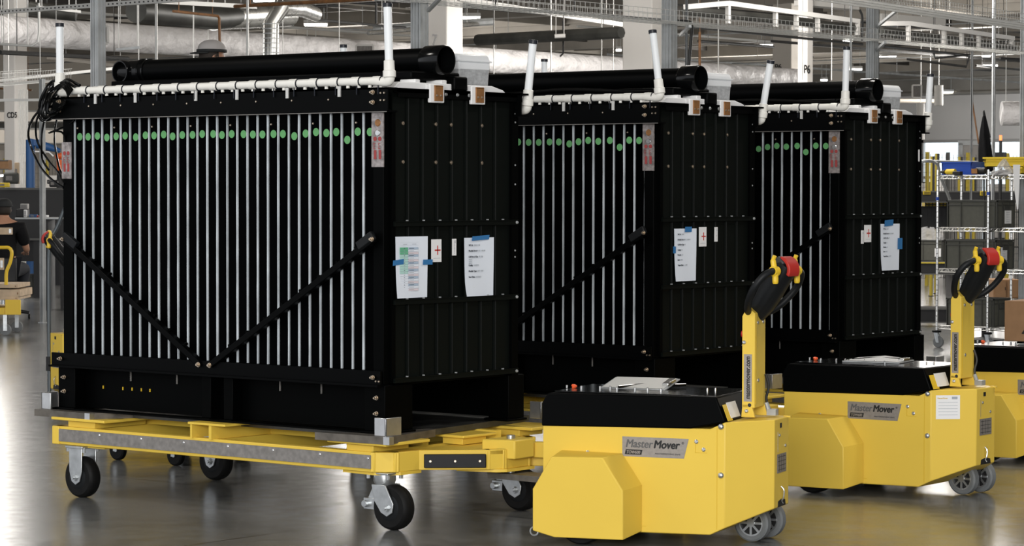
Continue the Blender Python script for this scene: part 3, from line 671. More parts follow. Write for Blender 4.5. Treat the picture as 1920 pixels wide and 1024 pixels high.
    for y in (0.315, 0.606):
        t = B('insulator_tab', mb().box(EX+0.02, EX+0.036, y-0.050, y+0.050, 1.895, 1.98).box(EX-0.03, EX+0.03, y-0.04, y+0.05, 1.955, 1.978), 'white_plastic', bevel=0.004)
        c = B('copper_plate', mb().box(EX+0.036, EX+0.042, y-0.022, y+0.034, 1.903, 1.972).box(EX-0.01, EX+0.042, y-0.022, y+0.034, 1.968, 1.974), 'copper', t, bevel=0.001)
        m = mb()
        for q in (-0.010, 0.018): m.lathe((EX+0.042, y+q, 1.928), (1, 0, 0), [(0, .006), (.005, .004)], 8)
        BE('tab_screw', m, 'bolt_zinc', c)
    m = mb()
    for y in (0.382, 0.462, 0.545): m.lathe((EX+0.03, y, 1.935), (1, 0, 0), [(0, .009), (.006, .006)], 8)
    BE('lip_screw', m, 'zinc')
    # lid, cable channel, saddle and fat tube
    B('module_lid', mb().box(-2.06, 0.0, 0.03, 0.90, 1.86, 1.955), 'black_rail')
    B('lid_ridge', mb().box(-2.10, -0.10, 0.16, 0.575, 1.955, 2.012).box(-1.95, -0.12, 0.20, 0.56, 2.005, 2.038), 'black_rail', bevel=0.006)
    m = mb().box(-0.14, EX+0.02, 0.455, 0.55, 1.955, 2.02); m.box(-0.20, 0.0, 0.22, 0.56, 2.0, 2.04)
    B('tube_saddle', m, 'black_rail', bevel=0.008)
    tb = B('fat_tube', mb().cyl((-2.03, 0.41, 2.092), (-0.05, 0.41, 2.092), 0.0585, 28), 'black_rail')
    def cuff(p, ax, L, R):
        p = Vector(p); ax = Vector(ax)
        c = B('tube_cuff', mb().lathe(p, ax, [(0, R*.88), (0.012, R), (L-0.012, R), (L, R*.95), (L, R*.86), (L*0.3, R*.84), (L*0.3, 0.001)], 30), 'gloss_black', tb)
        B('tube_mouth', mb().lathe(p+ax*(L*0.31), ax, [(0, R*.83), (0.002, R*.83)], 28), 'black_panel', c)
        m = mb(); sd = ax.cross(Vector((0, 0, 1)))
        for q in (-0.025, 0.022): m.lathe(p+ax*(L*0.33)+sd*q+Vector((0, 0, 0.012)), ax, [(0, .004), (.004, .003)], 8)
        BE('mouth_screw', m, 'galv', c)
    cuff((-0.075, 0.41, 2.092), (1, 0, 0), 0.12, 0.069)
    B('tube_end_cap', mb().lathe((-2.085, 0.41, 2.092), (1, 0, 0), [(0, .045), (0.015, .060), (0.14, .060), (0.145, .066), (0.155, .066), (0.16, .058), (0.18, .058), (0.185, .063), (0.195, .063)], 28), 'gloss_black', tb)
    cuff((-2.035, 0.41, 2.092), (0, -1, 0), 0.075, 0.058)
    if LIDC:
        m = mb(); P = catmull([(-1.9, 0.19, 2.025), (-1.5, 0.18, 2.045), (-1.1, 0.19, 2.022), (-0.7, 0.18, 2.036), (-0.3, 0.19, 2.02), (-0.1, 0.2, 2.02)], 6)
        m.tube(P, 0.009, 8); m.tube([p+Vector((0, 0.02, 0.008)) for p in P], 0.007, 8); B('lid_cables', m, 'black_rail')
    # white header pipes with risers
    def header(y, z, xa, xb, name):
        h = B(name, mb().cyl((xa, y, z), (xb, y, z), 0.0182, 16), 'pvc')
        m = mb(); tm = mb(); x = xb-0.045
        while x > xa+0.03:
            m.lathe((x-0.030, y, z), (1, 0, 0), [(0, .0182), (.003, .0212), (.040, .0212), (.043, .0182)], 16)
            tm.lathe((x+0.022, y, z), (1, 0, 0), [(0, .0222), (.0045, .0222)], 14); tm.box(x+0.022, x+0.026, y-0.031, y-0.027, z-0.06, z-0.02) if y < 0.5 else None
            x -= 0.1275
        BE('pipe_coupling', m, 'pvc', h); BE('cable_tie', tm, 'pvc_cap', h, k=2 if y < 0.5 else 1)
        m = mb(); x = xb-0.03
        while x > xa:
            m.lathe((x, y, z-0.018), (0, 0, -1), [(0, .008), (.016, .008), (.016, .010), (.022, .010)], 8); x -= 0.0657
        BE('nipple', m, 'pvc', h)
        return h
    def riser(x, y, z, top, lean, elbow):
        r = B('riser_pipe', mb().cyl((x, y, z+0.02), (x+lean, y, top), 0.0185, 18), 'pvc_bright')
        B('riser_collar', mb().lathe((x, y, z+0.012), (lean, 0, top-z), [(0, .024), (.004, .029), (.03, .029), (.034, .0245), (.075, .0235), (.078, .0185)], 18), 'pvc', r)
        if elbow: B('riser_elbow', mb().tube(catmull([(x-0.075*elbow, y, z), (x-0.045*elbow, y, z-0.004), (x-0.012*elbow, y, z-0.004), (x+0.0, y, z+0.008), (x+0.0, y, z+0.03)], 5), 0.0225, 16), 'pvc', r)
        B('riser_cap', mb().lathe((x+lean, y, top-0.010), (lean, 0, top-z), [(0, .0218), (.016, .0218), (.018, .020)], 18), 'pvc_cap', r)
    header(-0.012, 1.985, -1.995, 0.055, 'front_header_pipe')
    header(0.985, 1.892, -1.995, 0.03, 'back_header_pipe')
    riser(0.075, -0.012, 1.985, 2.318, RL[0], 1); riser(-2.085, -0.012, 1.985, 2.312, RL[1], -1); riser(0.055, 0.985, 1.886, 2.20, RL[2], 1)
    return root
RL = (-0.012, 0.0, 0.036); LIDC = False
mods = [make_module()]
for k in (1, 2):
    LIDC = True; RL = (((-0.045, 0.0, 0.055), (0.008, 0.0, 0.018))[k-1]); rnd = random.getstate()
    c = make_module(); mods.append(c)
for k, (c, lb) in enumerate(zip(mods, ('nearest tall black battery module with pale stripes and green dots', 'middle black battery module with one taped sheet on its end', 'farthest black battery module at the right, before the wire shelf'))):
    c.location = (POSE[k][0], POSE[k][1], BASE); c.rotation_euler = (0, 0, POSE[k][2])
    tag(c, lb, 'battery module', 'black battery modules on yellow carts')
# things placed on a module's end face, in its own axes
def in_module(k, v):
    x, y, a = POSE[k]; c, s = math.cos(a), math.sin(a); return Vector((x+v[0]*c-v[1]*s, y+v[0]*s+v[1]*c, v[2]))
def sheet(k, y0, y1, z0, z1, label, kind, tapes, skew=0.0):
    base = in_module(k, (EX+0.0105, y0, z0)); r = empty('paper_sheet', base, POSE[k][2]); w = y1-y0; h = z1-z0
    n = 8; m = MB()
    vs = []; fs = []
    for i in range(n+1):
        for j in range(n+1):
            u, v = i/n, j/n
            curl = 0.012*max(0, (1-u-v*1.6))**2 + 0.002*math.sin(u*5+v*3)+0.0035
            cut = 0.03*w*max(0, (0.18-v))/0.18*(1-u) if kind == 'form' else 0
            vs.append((curl, u*w*(1-0)+cut+skew*v*w, v*h))
    for i in range(n):
        for j in range(n): q = i*(n+1)+j; fs.append((q, q+n+1, q+n+2, q+1))
    N = len(vs); vs += [(x-0.0008, y, z) for x, y, z in vs]; fs += [tuple(i+N for i in f[::-1]) for f in fs]
    m.add(vs, fs).build('sheet', 'paper', r, normals=False)
    F = 0.0075
    if kind == 'table':
        hd = MB(); hd.box(F, F+.0006, w*0.13, w*0.70, h*0.855, h*0.856).box(F, F+.0006, w*0.13, w*0.70, h*0.905, h*0.906)
        for q in (0.22, 0.5): hd.box(F, F+.0006, w*q, w*(q+.12), h*0.872, h*0.878)
        hd.build('heading_print', 'ink_grey', r)
        for i in range(18):
            z = h*(0.79-i*0.0395)
            MB().box(F, F+.0006, w*0.115, w*0.37, z, z+h*0.034).build('table_cell', 'ink_green' if i < 3 else ('ink_green_light' if i < 8 else 'paper' if i > 14 else 'ink_blue' if i == 99 else 'ink_green_light' if i < 11 else 'paper'), r)
            MB().box(F, F+.0006, w*0.38, w*0.69, z, z+h*0.034).build('table_cell', ('ink_blue', 'paper', 'ink_pink')[i % 3], r)
            m = MB(); m.box(F+.0006, F+.001, w*0.24, w*0.27, z+h*0.012, z+h*0.022); m.box(F+.0006, F+.001, w*0.40, w*0.55, z+h*0.013, z+h*0.021); m.build('row_print', 'paper_ink' if i % 3 == 0 else 'ink_grey', r)
    else:
        lines = {'form': [(0.86, 'WO #', '10043.1154', .0085), (0.765, 'Module Part #', '101-1140-04', .0085), (0.665, 'Cell Part # Qty', '30 (EA)', .0085), (0.625, '', 'A4012-P', .006), (0.592, '', 'A4012-P', .006), (0.560, '', 'A4012-P', .006), (0.520, 'Config', '10-40724', .0085), (0.42, 'Module Type', 'LEFT TEST', .0085), (0.32, 'Start Date', '6/23/2023', .0085), (0.14, '', 'notes: quality hold', .0045)],
                 'list': [(0.88, 'WO #', '10103', .0085), (0.78, 'Module Part #', '101 1144 01', .0085), (0.685, 'Cell Part Qty', '42', .0085), (0.585, 'Config', 'D1', .0085), (0.49, 'Module', 'L17', .0085), (0.395, 'Start', '10/12', .0085), (0.295, 'Target Date', '6_ 2023', .0085), (0.20, '', 'notes', .005)]}[kind]
        for (f, a, b, s) in lines:
            xx = w*0.13
            if a:
                t = text('row_lettering', a, s*1.25, 'paper_ink', (F, xx, h*f), (0, 1, 0), (0, 0, 1), r, bold=0.00035, ext=.0003); xx += max(v.co.y for v in t.data.vertices)-xx+0.004
            text('row_lettering', b, s*1.2, 'ink_grey', (F, xx, h*f), (0, 1, 0), (0, 0, 1), r, ext=.0003)
    for (cy, cz, wy, wz, sk) in tapes:
        m = MB(); pts = [(cy-wy/2, cz-wz/2), (cy+wy/2, cz-wz/2+sk), (cy+wy/2*1.06, cz+wz/2+sk), (cy-wy/2*0.94, cz+wz/2)]
        m.prism([(y*w, z*h) for y, z in pts], 'x', F+0.0008, F+0.0016); m.build('blue_tape', 'blue_tape', r)
    return tag(r, label, 'paper')
def yz(px, py, k=0):
    q = on_x(px, py, POSE[k][0]+EX); return q.y-POSE[k][1], q.z
def sheet_px(k, p0, p1, *a, **kw):
    if k:   # turned module: solve on its end plane
        A = POSE[k][2]; n = Vector((math.cos(A), math.sin(A), 0)); s = n.dot(in_module(k, (EX, 0, 0)))
        def f(px, py): r = ray(px, py); P = _O+r*(s/n.dot(r)); d = P-Vector((POSE[k][0], POSE[k][1], 0)); return -d.x*math.sin(A)+d.y*math.cos(A), P.z
    else: f = lambda x, y: yz(x, y)
    a_, b_ = f(*p0), f(*p1); return (a_[0], b_[0], b_[1], a_[1])
y0, y1, z0, z1 = sheet_px(0, (737, 444), (797, 557)); sheet(0, y0, y1, z0, z1, 'taped sheet with a green and blue table on the nearest module', 'table', [(0.06, 0.575, .33, .085, .02), (0.98, 0.575, .30, .085, .0)])
y0, y1, z0, z1 = sheet_px(0, (866, 446), (921, 554)); sheet(0, y0, y1, z0, z1, 'taped typed form sheet on the nearest module, right of the tabled one', 'form', [(0.52, 0.985, .58, .075, .02)])
y0, y1, z0, z1 = sheet_px(1, (1260, 429), (1301, 526)); sheet(1, y0, y1, z0, z1, 'typed sheet taped on the end of the middle module', 'list', [(0.60, 0.985, .30, .10, .0), (-0.02, 0.60, .12, .13, .0)])
y0, y1, z0, z1 = sheet_px(2, (1647, 420), (1682, 506)); sheet(2, y0, y1, z0, z1, 'typed sheet taped on the end of the farthest module', 'list', [(0.40, 1.01, .45, .13, .02), (1.0, 0.57, .24, .24, .0)])
# stickers: red cross card and small slip on every module (parts of the module)
def sticker(k, p0, p1, cross):
    y0, y1, z0, z1 = sheet_px(k, p0, p1); r = mods[k]; f = EX+0.0045
    O = (0, 0, -BASE)
    c = MB(O).box(f, f+.001, y0, y1, z0, z1).build('sticker', 'white_plastic', r)
    if cross:
        yc, zc = y0+(y1-y0)*0.62, z0+(z1-z0)*0.52; s = (y1-y0)*0.28
        MB(O).box(f+.001, f+.0016, yc-s, yc+s, zc-s*.16, zc+s*.16).box(f+.001, f+.0016, yc-s*.16, yc+s*.16, zc-s*1.05, zc+s*1.05).build('red_cross', 'red_ink', c)
        MB(O).box(f+.001, f+.0014, y0+(y1-y0)*.2, y1-(y1-y0)*.12, z0+(z1-z0)*.16, z0+(z1-z0)*.175).build('print_line', 'ink_grey', c)
    else:
        m = MB(O)
        for i in range(9): m.box(f+.001, f+.0014, y0+(y1-y0)*.5, y0+(y1-y0)*(.85 if i > 6 else .65), z0+(z1-z0)*(.12+.09*i), z0+(z1-z0)*(.17+.09*i))
        m.build('print_line', 'ink_grey', c)
sticker(0, (807, 449), (826, 491), True); sticker(0, (846, 448), (854, 479), False)
sticker(1, (1309, 426), (1323, 462), True); sticker(1, (1338, 426), (1344, 453), False)
sticker(2, (1619, 422), (1632, 454), True); sticker(2, (1613, 432), (1618, 457), False)
# slot hole seen through the edge channel of the farthest module
MB((0, 0, -BASE)).prism([(0.890+0.009*math.cos(t*PI/8), 1.715+(0.028 if math.sin(t*PI/8) > 0 else -0.028)+0.009*math.sin(t*PI/8)) for t in range(16)], 'x', EX+0.0142, EX+0.0152).build('slot_plate', 'white_plastic', mods[2])
# translucent box on each module lid
def lid_box(k, label):
    p = in_module(k, (-0.12, 0.70, 1.9865)); r = empty('plastic_box', p, POSE[k][2]); r.scale = (1, 1, 0.82)
    MB().prism([(-0.085, 0), (0.085, 0), (0.092, 0.10), (-0.092, 0.10)], 'y', -0.11, 0.11).build('lower_basket', 'mesh_plastic', r, bevel=0.008)
    MB().prism([(-0.093, 0.085), (0.093, 0.085), (0.093, 0.15), (0.08, 0.178), (-0.08, 0.178), (-0.093, 0.15)], 'y', -0.115, 0.115).build('cover', 'translucent_plastic', r, bevel=0.010)
    MB().box(-0.097, 0.099, -0.119, 0.119, 0.135, 0.142).build('lid_rim', 'translucent_plastic', r)
    tag(r, label, 'box')
lid_box(0, 'white translucent plastic box behind the fat tube on the nearest module')
lid_box(1, 'white translucent plastic box on top of the middle module')
lid_box(2, 'white translucent plastic box on top of the farthest module')
# black cable bundle at the left corner of the nearest module
cb = empty('cable_bundle', (X0-2.1, Y0+0.0, 1.9)); o = cb.location
def cp(px, py, dy=0.0): return on_y(px, py, Y0+dy)-o
runs = [([(128, 182), (118, 158), (100, 152), (84, 170), (74, 200), (86, 224), (104, 218), (118, 200), (130, 186)], .007, 0),
        ([(140, 163), (118, 150), (96, 168), (82, 198), (62, 222), (53, 250), (60, 280), (75, 312), (95, 335), (119, 352)], .006, -.03),
        ([(135, 170), (112, 156), (96, 176), (78, 205), (68, 230), (70, 265), (90, 300), (108, 322), (121, 345)], .0055, .02),
        ([(132, 176), (112, 172), (92, 200), (80, 240), (78, 275), (80, 300), (92, 320)], .0055, .05),
        ([(150, 160), (130, 151), (108, 153), (90, 180), (84, 196), (96, 200), (108, 188), (124, 178)], .0065, .01),
        ([(128, 196), (110, 214), (104, 236), (102, 262), (106, 290), (112, 316), (119, 330)], .005, .03),
        ([(140, 225), (125, 236), (108, 243), (92, 249), (106, 246), (120, 253), (124, 290)], .005, -.02),
        ([(145, 160), (128, 149), (104, 158), (88, 186), (72, 208), (80, 220), (90, 225), (104, 212), (112, 190)], .006, .03),
        ([(150, 164), (124, 160), (102, 178), (90, 204), (98, 214), (112, 206), (120, 190)], .006, -.01),
        ([(138, 168), (120, 166), (104, 190), (92, 212), (74, 202), (86, 178), (108, 160)], .0055, .04)]
for q in range(9):
    a0 = q*0.7; jx, jy = 6*math.sin(a0*2.3), 5*math.cos(a0*1.7)
    runs.append(([(136-q, 168+q*1.5), (118+jx*.5, 151+q*1.6), (98+jx, 160+q*2+jy), (82+jx*.7+q, 188+jy+q), (72+q*2.2, 214+jy*.6), (84+q*2.5, 226-q*2+jy*.4), (104+q, 206+jy), (122, 186+q)], .0045, -.040-.006*q))
for pts, r, dy in runs:
    MB().tube(catmull([cp(x, y, dy+0.03*math.sin(i*1.3)) for i, (x, y) in enumerate(pts)], 6), r, 7).build('cable', 'gloss_black', cb)
tag(cb, 'tangled bundle of black cables hanging off the nearest module at left', 'cables')

# ------------------------------------------------------------------ yellow carts
def caster(m_root, x, y, swivel, lean=1):
    r = 0.1; zt = 0.255
    fork = MB()
    if not swivel:
        fork.box(x-0.062, x+0.062, y-0.06, y+0.06, zt-0.012, zt)
        for s in (-0.046, 0.046):
            fork.prism([(x-0.046, zt-0.01), (x-0.044, 0.13), (x-0.028, 0.080), (x, 0.064), (x+0.028, 0.080), (x+0.044, 0.13), (x+0.046, zt-0.01)], 'y', y+s-0.0035, y+s+0.0035)
        wx = x
    else:
        fork.box(x-0.07, x+0.07, y-0.06, y+0.06, zt-0.008, zt)
        fork.lathe((x, y, zt-0.06), (0, 0, 1), [(0, .042), (.02, .05), (.05, .05)], 20)
        wx = x+0.055
        for s in (-0.046, 0.046):
            fork.prism([(x-0.035, zt-0.055), (x-0.02, 0.13), (wx-0.035, 0.078), (wx, 0.062), (wx+0.03, 0.08), (wx+0.038, 0.12), (x+0.045, zt-0.055)], 'y', y+s-0.004, y+s+0.004)
        fork.box(x-0.10, x-0.01, y-0.03, y+0.03, 0.085, 0.135); fork.bar((x-0.085, y, 0.11), (x-0.05, y, 0.175), 0.03, 0.022, (0, 1, 0))
        fork.lathe((x-0.08, y-0.050, 0.11), (0, 1, 0), [(0, .016), (.10, .016)], 12)
    f = fork.build('caster_fork', 'zinc', m_root, bevel=0.002)
    w = MB().lathe((wx, y-0.036, r), (0, 1, 0), [(0, .060), (0, .086), (.008, .096), (.018, r), (.034, r), (.0350, .095), (.0370, .095), (.0380, r), (.054, r), (.064, .096), (.072, .086), (.072, .060)], 36).build('caster_wheel', 'rubber', f)
    MB().lathe((wx, y-0.040, r), (0, 1, 0), [(0, .02), (.0, .045), (.004, .058), (.076, .058), (.080, .045), (.080, .02)], 24).build('wheel_hub', 'black_plastic', w)
    m = MB(); bolt(m, (wx, y-0.050, r), (0, -1, 0), 0.015, 0.02); bolt(m, (wx, y+0.050, r), (0, 1, 0), 0.015, 0.02); m.build_each('axle_nut', 'zinc', w)
    m = MB()
    for dx in (-0.048, 0.048):
        for dy in (-0.04, 0.04): m.cyl((x+dx*1.2, y+dy*1.1, zt-0.03), (x+dx*1.2, y+dy*1.1, zt-0.006), 0.009, 8)
    m.build_each('mount_bolt', 'zinc', f)
def make_cart():
    root = empty('transport_cart', (0, 0, 0)); B = lambda n, m, mt, **k: m.build(n, mt, root, **k)
    ext = 0.015
    plan = [(-2.06, -.085), (0.04, -.085), (0.125, -.02), (0.135, 0.12), (0.36, 0.33), (0.40, 0.40), (0.40, 0.58), (0.36, 0.64), (0.135, 0.84), (0.125, 0.96), (0.04, 1.02), (-2.06, 1.02)]
    def ring(p, t, z0, z1, name, skip=()):
        m = MB(); n = len(p)
        for i in range(n):
            if i in skip: continue
            a, b = Vector((*p[i], 0)), Vector((*p[(i+1) % n], 0)); d = (b-a).normalized(); nn = Vector((-d.y, d.x, 0))
            m.obox((a+b)/2+nn*t/2+Vector((0, 0, (z0+z1)/2)), (b-a)/2+d*t*0.2, nn*t/2, (0, 0, (z1-z0)/2))
        return B(name, m, 'yellow', bevel=0.004)
    ring(plan, 0.05, 0.256, 0.345, 'side_rail')
    B('nose_plate', MB().prism([(0.05, 0.05), (0.36, 0.33), (0.40, 0.40), (0.40, 0.58), (0.36, 0.64), (0.05, 0.9)], 'z', 0.325, 0.341), 'yellow')
    B('lower_flange', MB().prism([(-0.16, -.06), (0.04, -.075), (0.13, 0.0), (0.13, 0.14), (-0.16, 0.14)], 'z', 0.243, 0.257), 'yellow')
    B('lower_flange', MB().prism([(0.20, 0.30), (0.38, 0.36), (0.41, 0.40), (0.41, 0.60), (0.20, 0.66)], 'z', 0.243, 0.257), 'yellow')
    B('lower_flange', MB().prism([(-1.95, -.06), (-1.72, -.06), (-1.72, 0.10), (-1.95, 0.10)], 'z', 0.247, 0.257), 'yellow')
    for x in (-1.84, -0.97, -0.05): B('cross_beam', MB().box(x-0.04, x+0.04, -0.03, 0.97, 0.26, 0.343), 'yellow')
    B('inner_rail', MB().box(-2.0, 0.1, 0.70, 0.74, 0.345, 0.391), 'yellow'); B('inner_rail', MB().box(-1.95, 0.0, 0.30, 0.34, 0.343, 0.391), 'yellow')
    s = B('rub_strip', MB().box(-2.045, 0.035, -0.094, -0.085, 0.272, 0.332), 'rub_strip')
    m = MB()
    for i in range(7): m.lathe((-1.72+i*0.29, -0.094, 0.318), (0, -1, 0), [(0, .006), (.002, .004)], 8)
    m.build_each('strip_screw', 'alu', s)
    # bumper on the slanted nose face
    a, b = Vector((0.150, 0.134, 0.298)), Vector((0.352, 0.322, 0.298)); d = (b-a).normalized(); nn = Vector((d.y, -d.x, 0))
    bp = B('rubber_bumper', MB().obox((a+b)/2+nn*0.012, (b-a)/2, nn*0.013, (0, 0, 0.030)), 'black_plastic', bevel=0.003)
    m = MB()
    for q in (0.1, 0.5, 0.9): m.lathe(a+(b-a)*q+nn*0.026, nn, [(0, .006), (.003, .005)], 10)
    m.build_each('bumper_screw', 'bolt_zinc', bp)
    # fork pocket and pads carrying the deck
    m = MB(); m.box(-1.105, -0.86, -0.10, 1.03, 0.408, 0.418); m.box(-1.095, -1.083, -0.095, 1.02, 0.343, 0.41); m.box(-0.972, -0.955, -0.095, 1.02, 0.343, 0.41); B('fork_pocket', m, 'yellow')
    for (x0, x1, y0, y1) in ((-2.06, -1.68, -0.10, 0.30), (-0.22, 0.13, -0.10, 0.20), (-2.06, -1.68, 0.76, 1.03), (-0.28, 0.14, 0.92, 1.16)):
        m = MB().box(x0, x1, y0, y1, 0.376, 0.390); m.box(x0+0.09, x1-0.10, y0+0.03, y1-0.03, 0.343, 0.378); B('deck_pad', m, 'yellow', bevel=0.003)
    m = MB().box(-0.03, 0.14, 0.42, 0.66, 0.376, 0.388); m.box(-0.01, 0.11, 0.45, 0.62, 0.343, 0.378); B('deck_pad', m, 'yellow', bevel=0.003)
    # steel deck with slanted corner plates
    B('deck_plate', MB().prism([(-2.12, .06), (-1.70, .10), (-0.24, .10), (-0.10, -0.0), (0.10, -.0), (0.04, 0.30), (-0.02, 0.75), (-0.10, 1.20), (-0.50, 1.10), (-2.12, 1.05)], 'z', 0.391, 0.418), 'deck_steel')
    B('corner_plate', MB().prism([(-2.20, -.085), (-1.80, -.095), (-1.66, 0.16), (-2.12, 0.25)], 'z', 0.386, 0.4195), 'steel_plate')
    B('corner_plate', MB().prism([(-0.27, -.125), (0.15, -.105), (0.05, 0.33), (0.0, 0.33), (-0.02, 0.02)], 'z', 0.386, 0.4197), 'steel_plate')
    for (x, y) in ((-1.80, -.088), (0.143, -.098)): B('corner_tip', MB().box(x-0.02, x+0.016, y-0.010, y+0.02, 0.3855, 0.4203), 'alu')
    for (x, y, w) in ((0.088, -0.055, 1), (-2.145, -0.025, -1), (0.045, 1.10, 1)):
        m = MB().box(x-0.034, x+0.034, y-0.034, y-0.026, 0.4197, 0.50); m.box(x+(0.026 if w > 0 else -0.034), x+(0.034 if w > 0 else -0.026), y-0.034, y+0.07, 0.4197, 0.50)
        B('corner_stop', m, 'alu', bevel=0.002)
    caster(root, -1.90, -0.038, False); caster(root, -1.95, 0.925, False); caster(root, 0.045, -0.01, True); caster(root, 0.03, 0.91, True)
    # drawbar nose and tongue
    m = MB().prism([(0.28, 0.38), (0.44, 0.42), (0.44, 0.56), (0.28, 0.60)], 'z', 0.30, 0.385); B('hitch_block', m, 'yellow', bevel=0.006)
    m = MB(); m.bar((0.34, 0.62, 0.30), (0.47, 0.72, 0.30), 0.03, 0.10); m.bar((0.40, 0.60, 0.33), (0.46, 0.62, 0.33), 0.05, 0.07); m.build_each('hitch_jaw', 'yellow', root, bevel=0.004)
    B('drawbar_plate', MB().box(0.28, 0.72, 0.42, 0.56, 0.206, 0.232), 'steel_plate')
    m = MB(); m.cyl((0.36, 0.49, 0.21), (0.36, 0.49, 0.40), 0.02, 14); B('hitch_pin', m, 'zinc')
    return root
cart = make_cart(); carts = [cart, copy_tree(cart), copy_tree(cart)]
for k, (c, lb) in enumerate(zip(carts, ('yellow wheeled cart carrying the nearest black module', 'yellow cart under the middle module, mostly hidden by the front tug', 'yellow cart under the farthest module, behind the second tug'))):
    c.location = (POSE[k][0], POSE[k][1], 0); c.rotation_euler = (0, 0, POSE[k][2]); tag(c, lb, 'cart', 'yellow module carts')
# ------------------------------------------------------------------ electric tow tugs; axes: t to the handle end, s away from the seen side
def make_tug(detail=True, sheet_side=False, swing=0.0):
    root = empty('tow_tug', (0, 0, 0)); B = lambda n, m, mt, p=root, **k: m.build(n, mt, p, **k); BE = lambda n, m, mt, p=root, **k: m.build_each(n, mt, p, **k)
    # body shell
    plan = [(-0.802, 0, .048, .505), (-0.047, 0, .060, .505), (0.018, 0, .092, .535), (0.187, 0.154, .166, .540), (0.187, 0.354, .166, .540), (0.018, 0.508, .092, .535), (-0.047, 0.508, .060, .505), (-0.802, 0.508, .048, .505)]
    n = len(plan); m = MB()
    vs = [(t, s, a) for t, s, a, b in plan]+[(t, s, b) for t, s, a, b in plan]
    fs = [(i, (i+1) % n, n+(i+1) % n, n+i) for i in range(n)]+[(0, 1, 6, 7), (1, 2, 5, 6), (2, 3, 4, 5), (8, 9, 14, 15), (9, 10, 13, 14), (10, 11, 12, 13)]
    m.add(vs, fs); B('body_shell', m, 'yellow', bevel=0.004, angle=20)
    B('seam_line', MB().box(-0.0175, -0.0155, -0.0012, 0.0, 0.085, 0.51), 'yellow_deep')
    B('rear_arch', MB().prism([(0.20, 0.166), (0.254-0.05, 0.19), (0.254, 0.198), (0.254+0.05, 0.19), (0.31, 0.166)], 'x', 0.1865, 0.1885), 'dark_pipe')
    for sgn, s0 in ((-1, 0.0), (1, 0.508)):
        out = [(-0.705, .375), (-0.790, .235), (-0.790, .058), (-0.692, .034), (-0.381, .038), (-0.383, .246), (-0.474, .381)]
        inn = [(-0.715, .392), (-0.802, .250), (-0.802, .056), (-0.692, .048), (-0.348, .060), (-0.348, .258), (-0.438, .388)]
        B('wheel_hump', MB().prism(inn, 'y', s0, s0+sgn*0.144, out), 'yellow', bevel=0.004, angle=20)
    for s in (0.012, 0.496):
        sg = -1 if s < 0.2 else 1
        w = B('drive_wheel', MB().lathe((-0.60, s-0.04+sg*0.05, 0.105), (0, 1, 0), [(0, .06), (.0, .098), (.008, .105), (.072, .105), (.08, .098), (.08, .06)], 32), 'rubber')
    # cover
    cv = [(-0.806, .492), (-0.806, .588), (-0.778, .634), (-0.018, .640), (0.022, .536), (-0.132, .504)]
    B('top_cover', MB().prism(cv, 'y', -0.007, 0.515), 'black_rail', bevel=0.006, angle=25)
    B('cover_panel', MB().box(-0.76, -0.03, 0.03, 0.48, 0.637, 0.6415), 'gloss_black', bevel=0.002)
    # tow eye at the front
    ring = [(-0.80+0.018*math.cos(a*PI/8), -0.10, 0.05+0.018*math.sin(a*PI/8)) for a in range(17)]
    B('tie_ring', MB().tube(ring, 0.004, 6), 'zinc')
    # rear slope sticker, screws, hatch
    P0 = Vector((-0.012, 0.0, 0.630)); P1 = Vector((0.022, 0.0, 0.540)); u = (P1-P0).normalized(); nn = Vector((-u.z, 0, u.x)); nn = nn if nn.x > 0 else -nn
    st = B('slope_label', MB().obox(P0+(P1-P0)*0.66+nn*0.008+Vector((0, 0.035, 0)), u*0.036, (0, 0.032, 0), nn*0.0006), 'yellow_plastic')
    B('white_label', MB().obox(P0+(P1-P0)*0.58+nn*0.009+Vector((0, 0.115, 0)), u*0.034, (0, 0.062, 0), nn*0.0006), 'white_plastic')
    m = MB()
    for (t, z) in ((-0.595, .386), (-0.107, .450), (-0.075, .418), (-0.372, .088)): m.lathe((t, -0.0005, z), (0, -1, 0), [(0, .009), (.003, .009), (.006, .005)], 10)
    BE('body_screw', m, 'alu')
    for z in (0.517, 0.313):
        B('dome_bolt', MB().lathe((0.001, -0.001, z), (0, -1, 0), [(0, .013), (.004, .0125), (.008, .009), (.010, .004)], 14), 'zinc')
    m = MB(); m.box(-0.112, -0.060, -0.0012, 0, 0.403, 0.405).box(-0.113, -0.111, -0.0012, 0, 0.403, 0.45); m.box(-0.348, -0.33, -0.0012, 0, 0.082, 0.084)
    BE('hatch_line', m, 'yellow_deep')
    # name plate
    f = -0.0012
    npp = B('name_plate', MB().prism([(-0.438, .376), (-0.162, .376), (-0.141, .460), (-0.438, .460)], 'y', f, 0.0), 'nameplate')
    f2 = f-0.0004
    t1 = text('lettering', 'Master', 0.047, 'ink_dark_grey', (-0.424, f2, .416), (1, 0, 0), (0, 0, 1), npp, shear=0.22, bold=0.0011)
    xm = max(v.co.x for v in t1.data.vertices)
    t2 = text('lettering', 'Mover', 0.047, 'dark_pipe', (xm+0.001, f2, .416), (1, 0, 0), (0, 0, 1), npp, shear=0.22, bold=0.0019)
    xe = max(v.co.x for v in t2.data.vertices); k = 0.245/(xe+0.424)
    for t in (t1, t2):
        for v in t.data.vertices: v.co.x = -0.424+(v.co.x+0.424)*k
    text('lettering', '®', 0.014, 'dark_pipe', (-0.172, f2, .436), (1, 0, 0), (0, 0, 1), npp)
    B('model_box', MB().prism([(-0.427, .385), (-0.352, .385), (-0.347, .406), (-0.422, .406)], 'y', f-0.0006, f), 'dark_pipe', npp)
    text('lettering', 'TOW600', 0.0185, 'nameplate', (-0.419, f-0.0012, .389), (1, 0, 0), (0, 0, 1), npp, shear=0.2, bold=0.0006, fit=0.062)
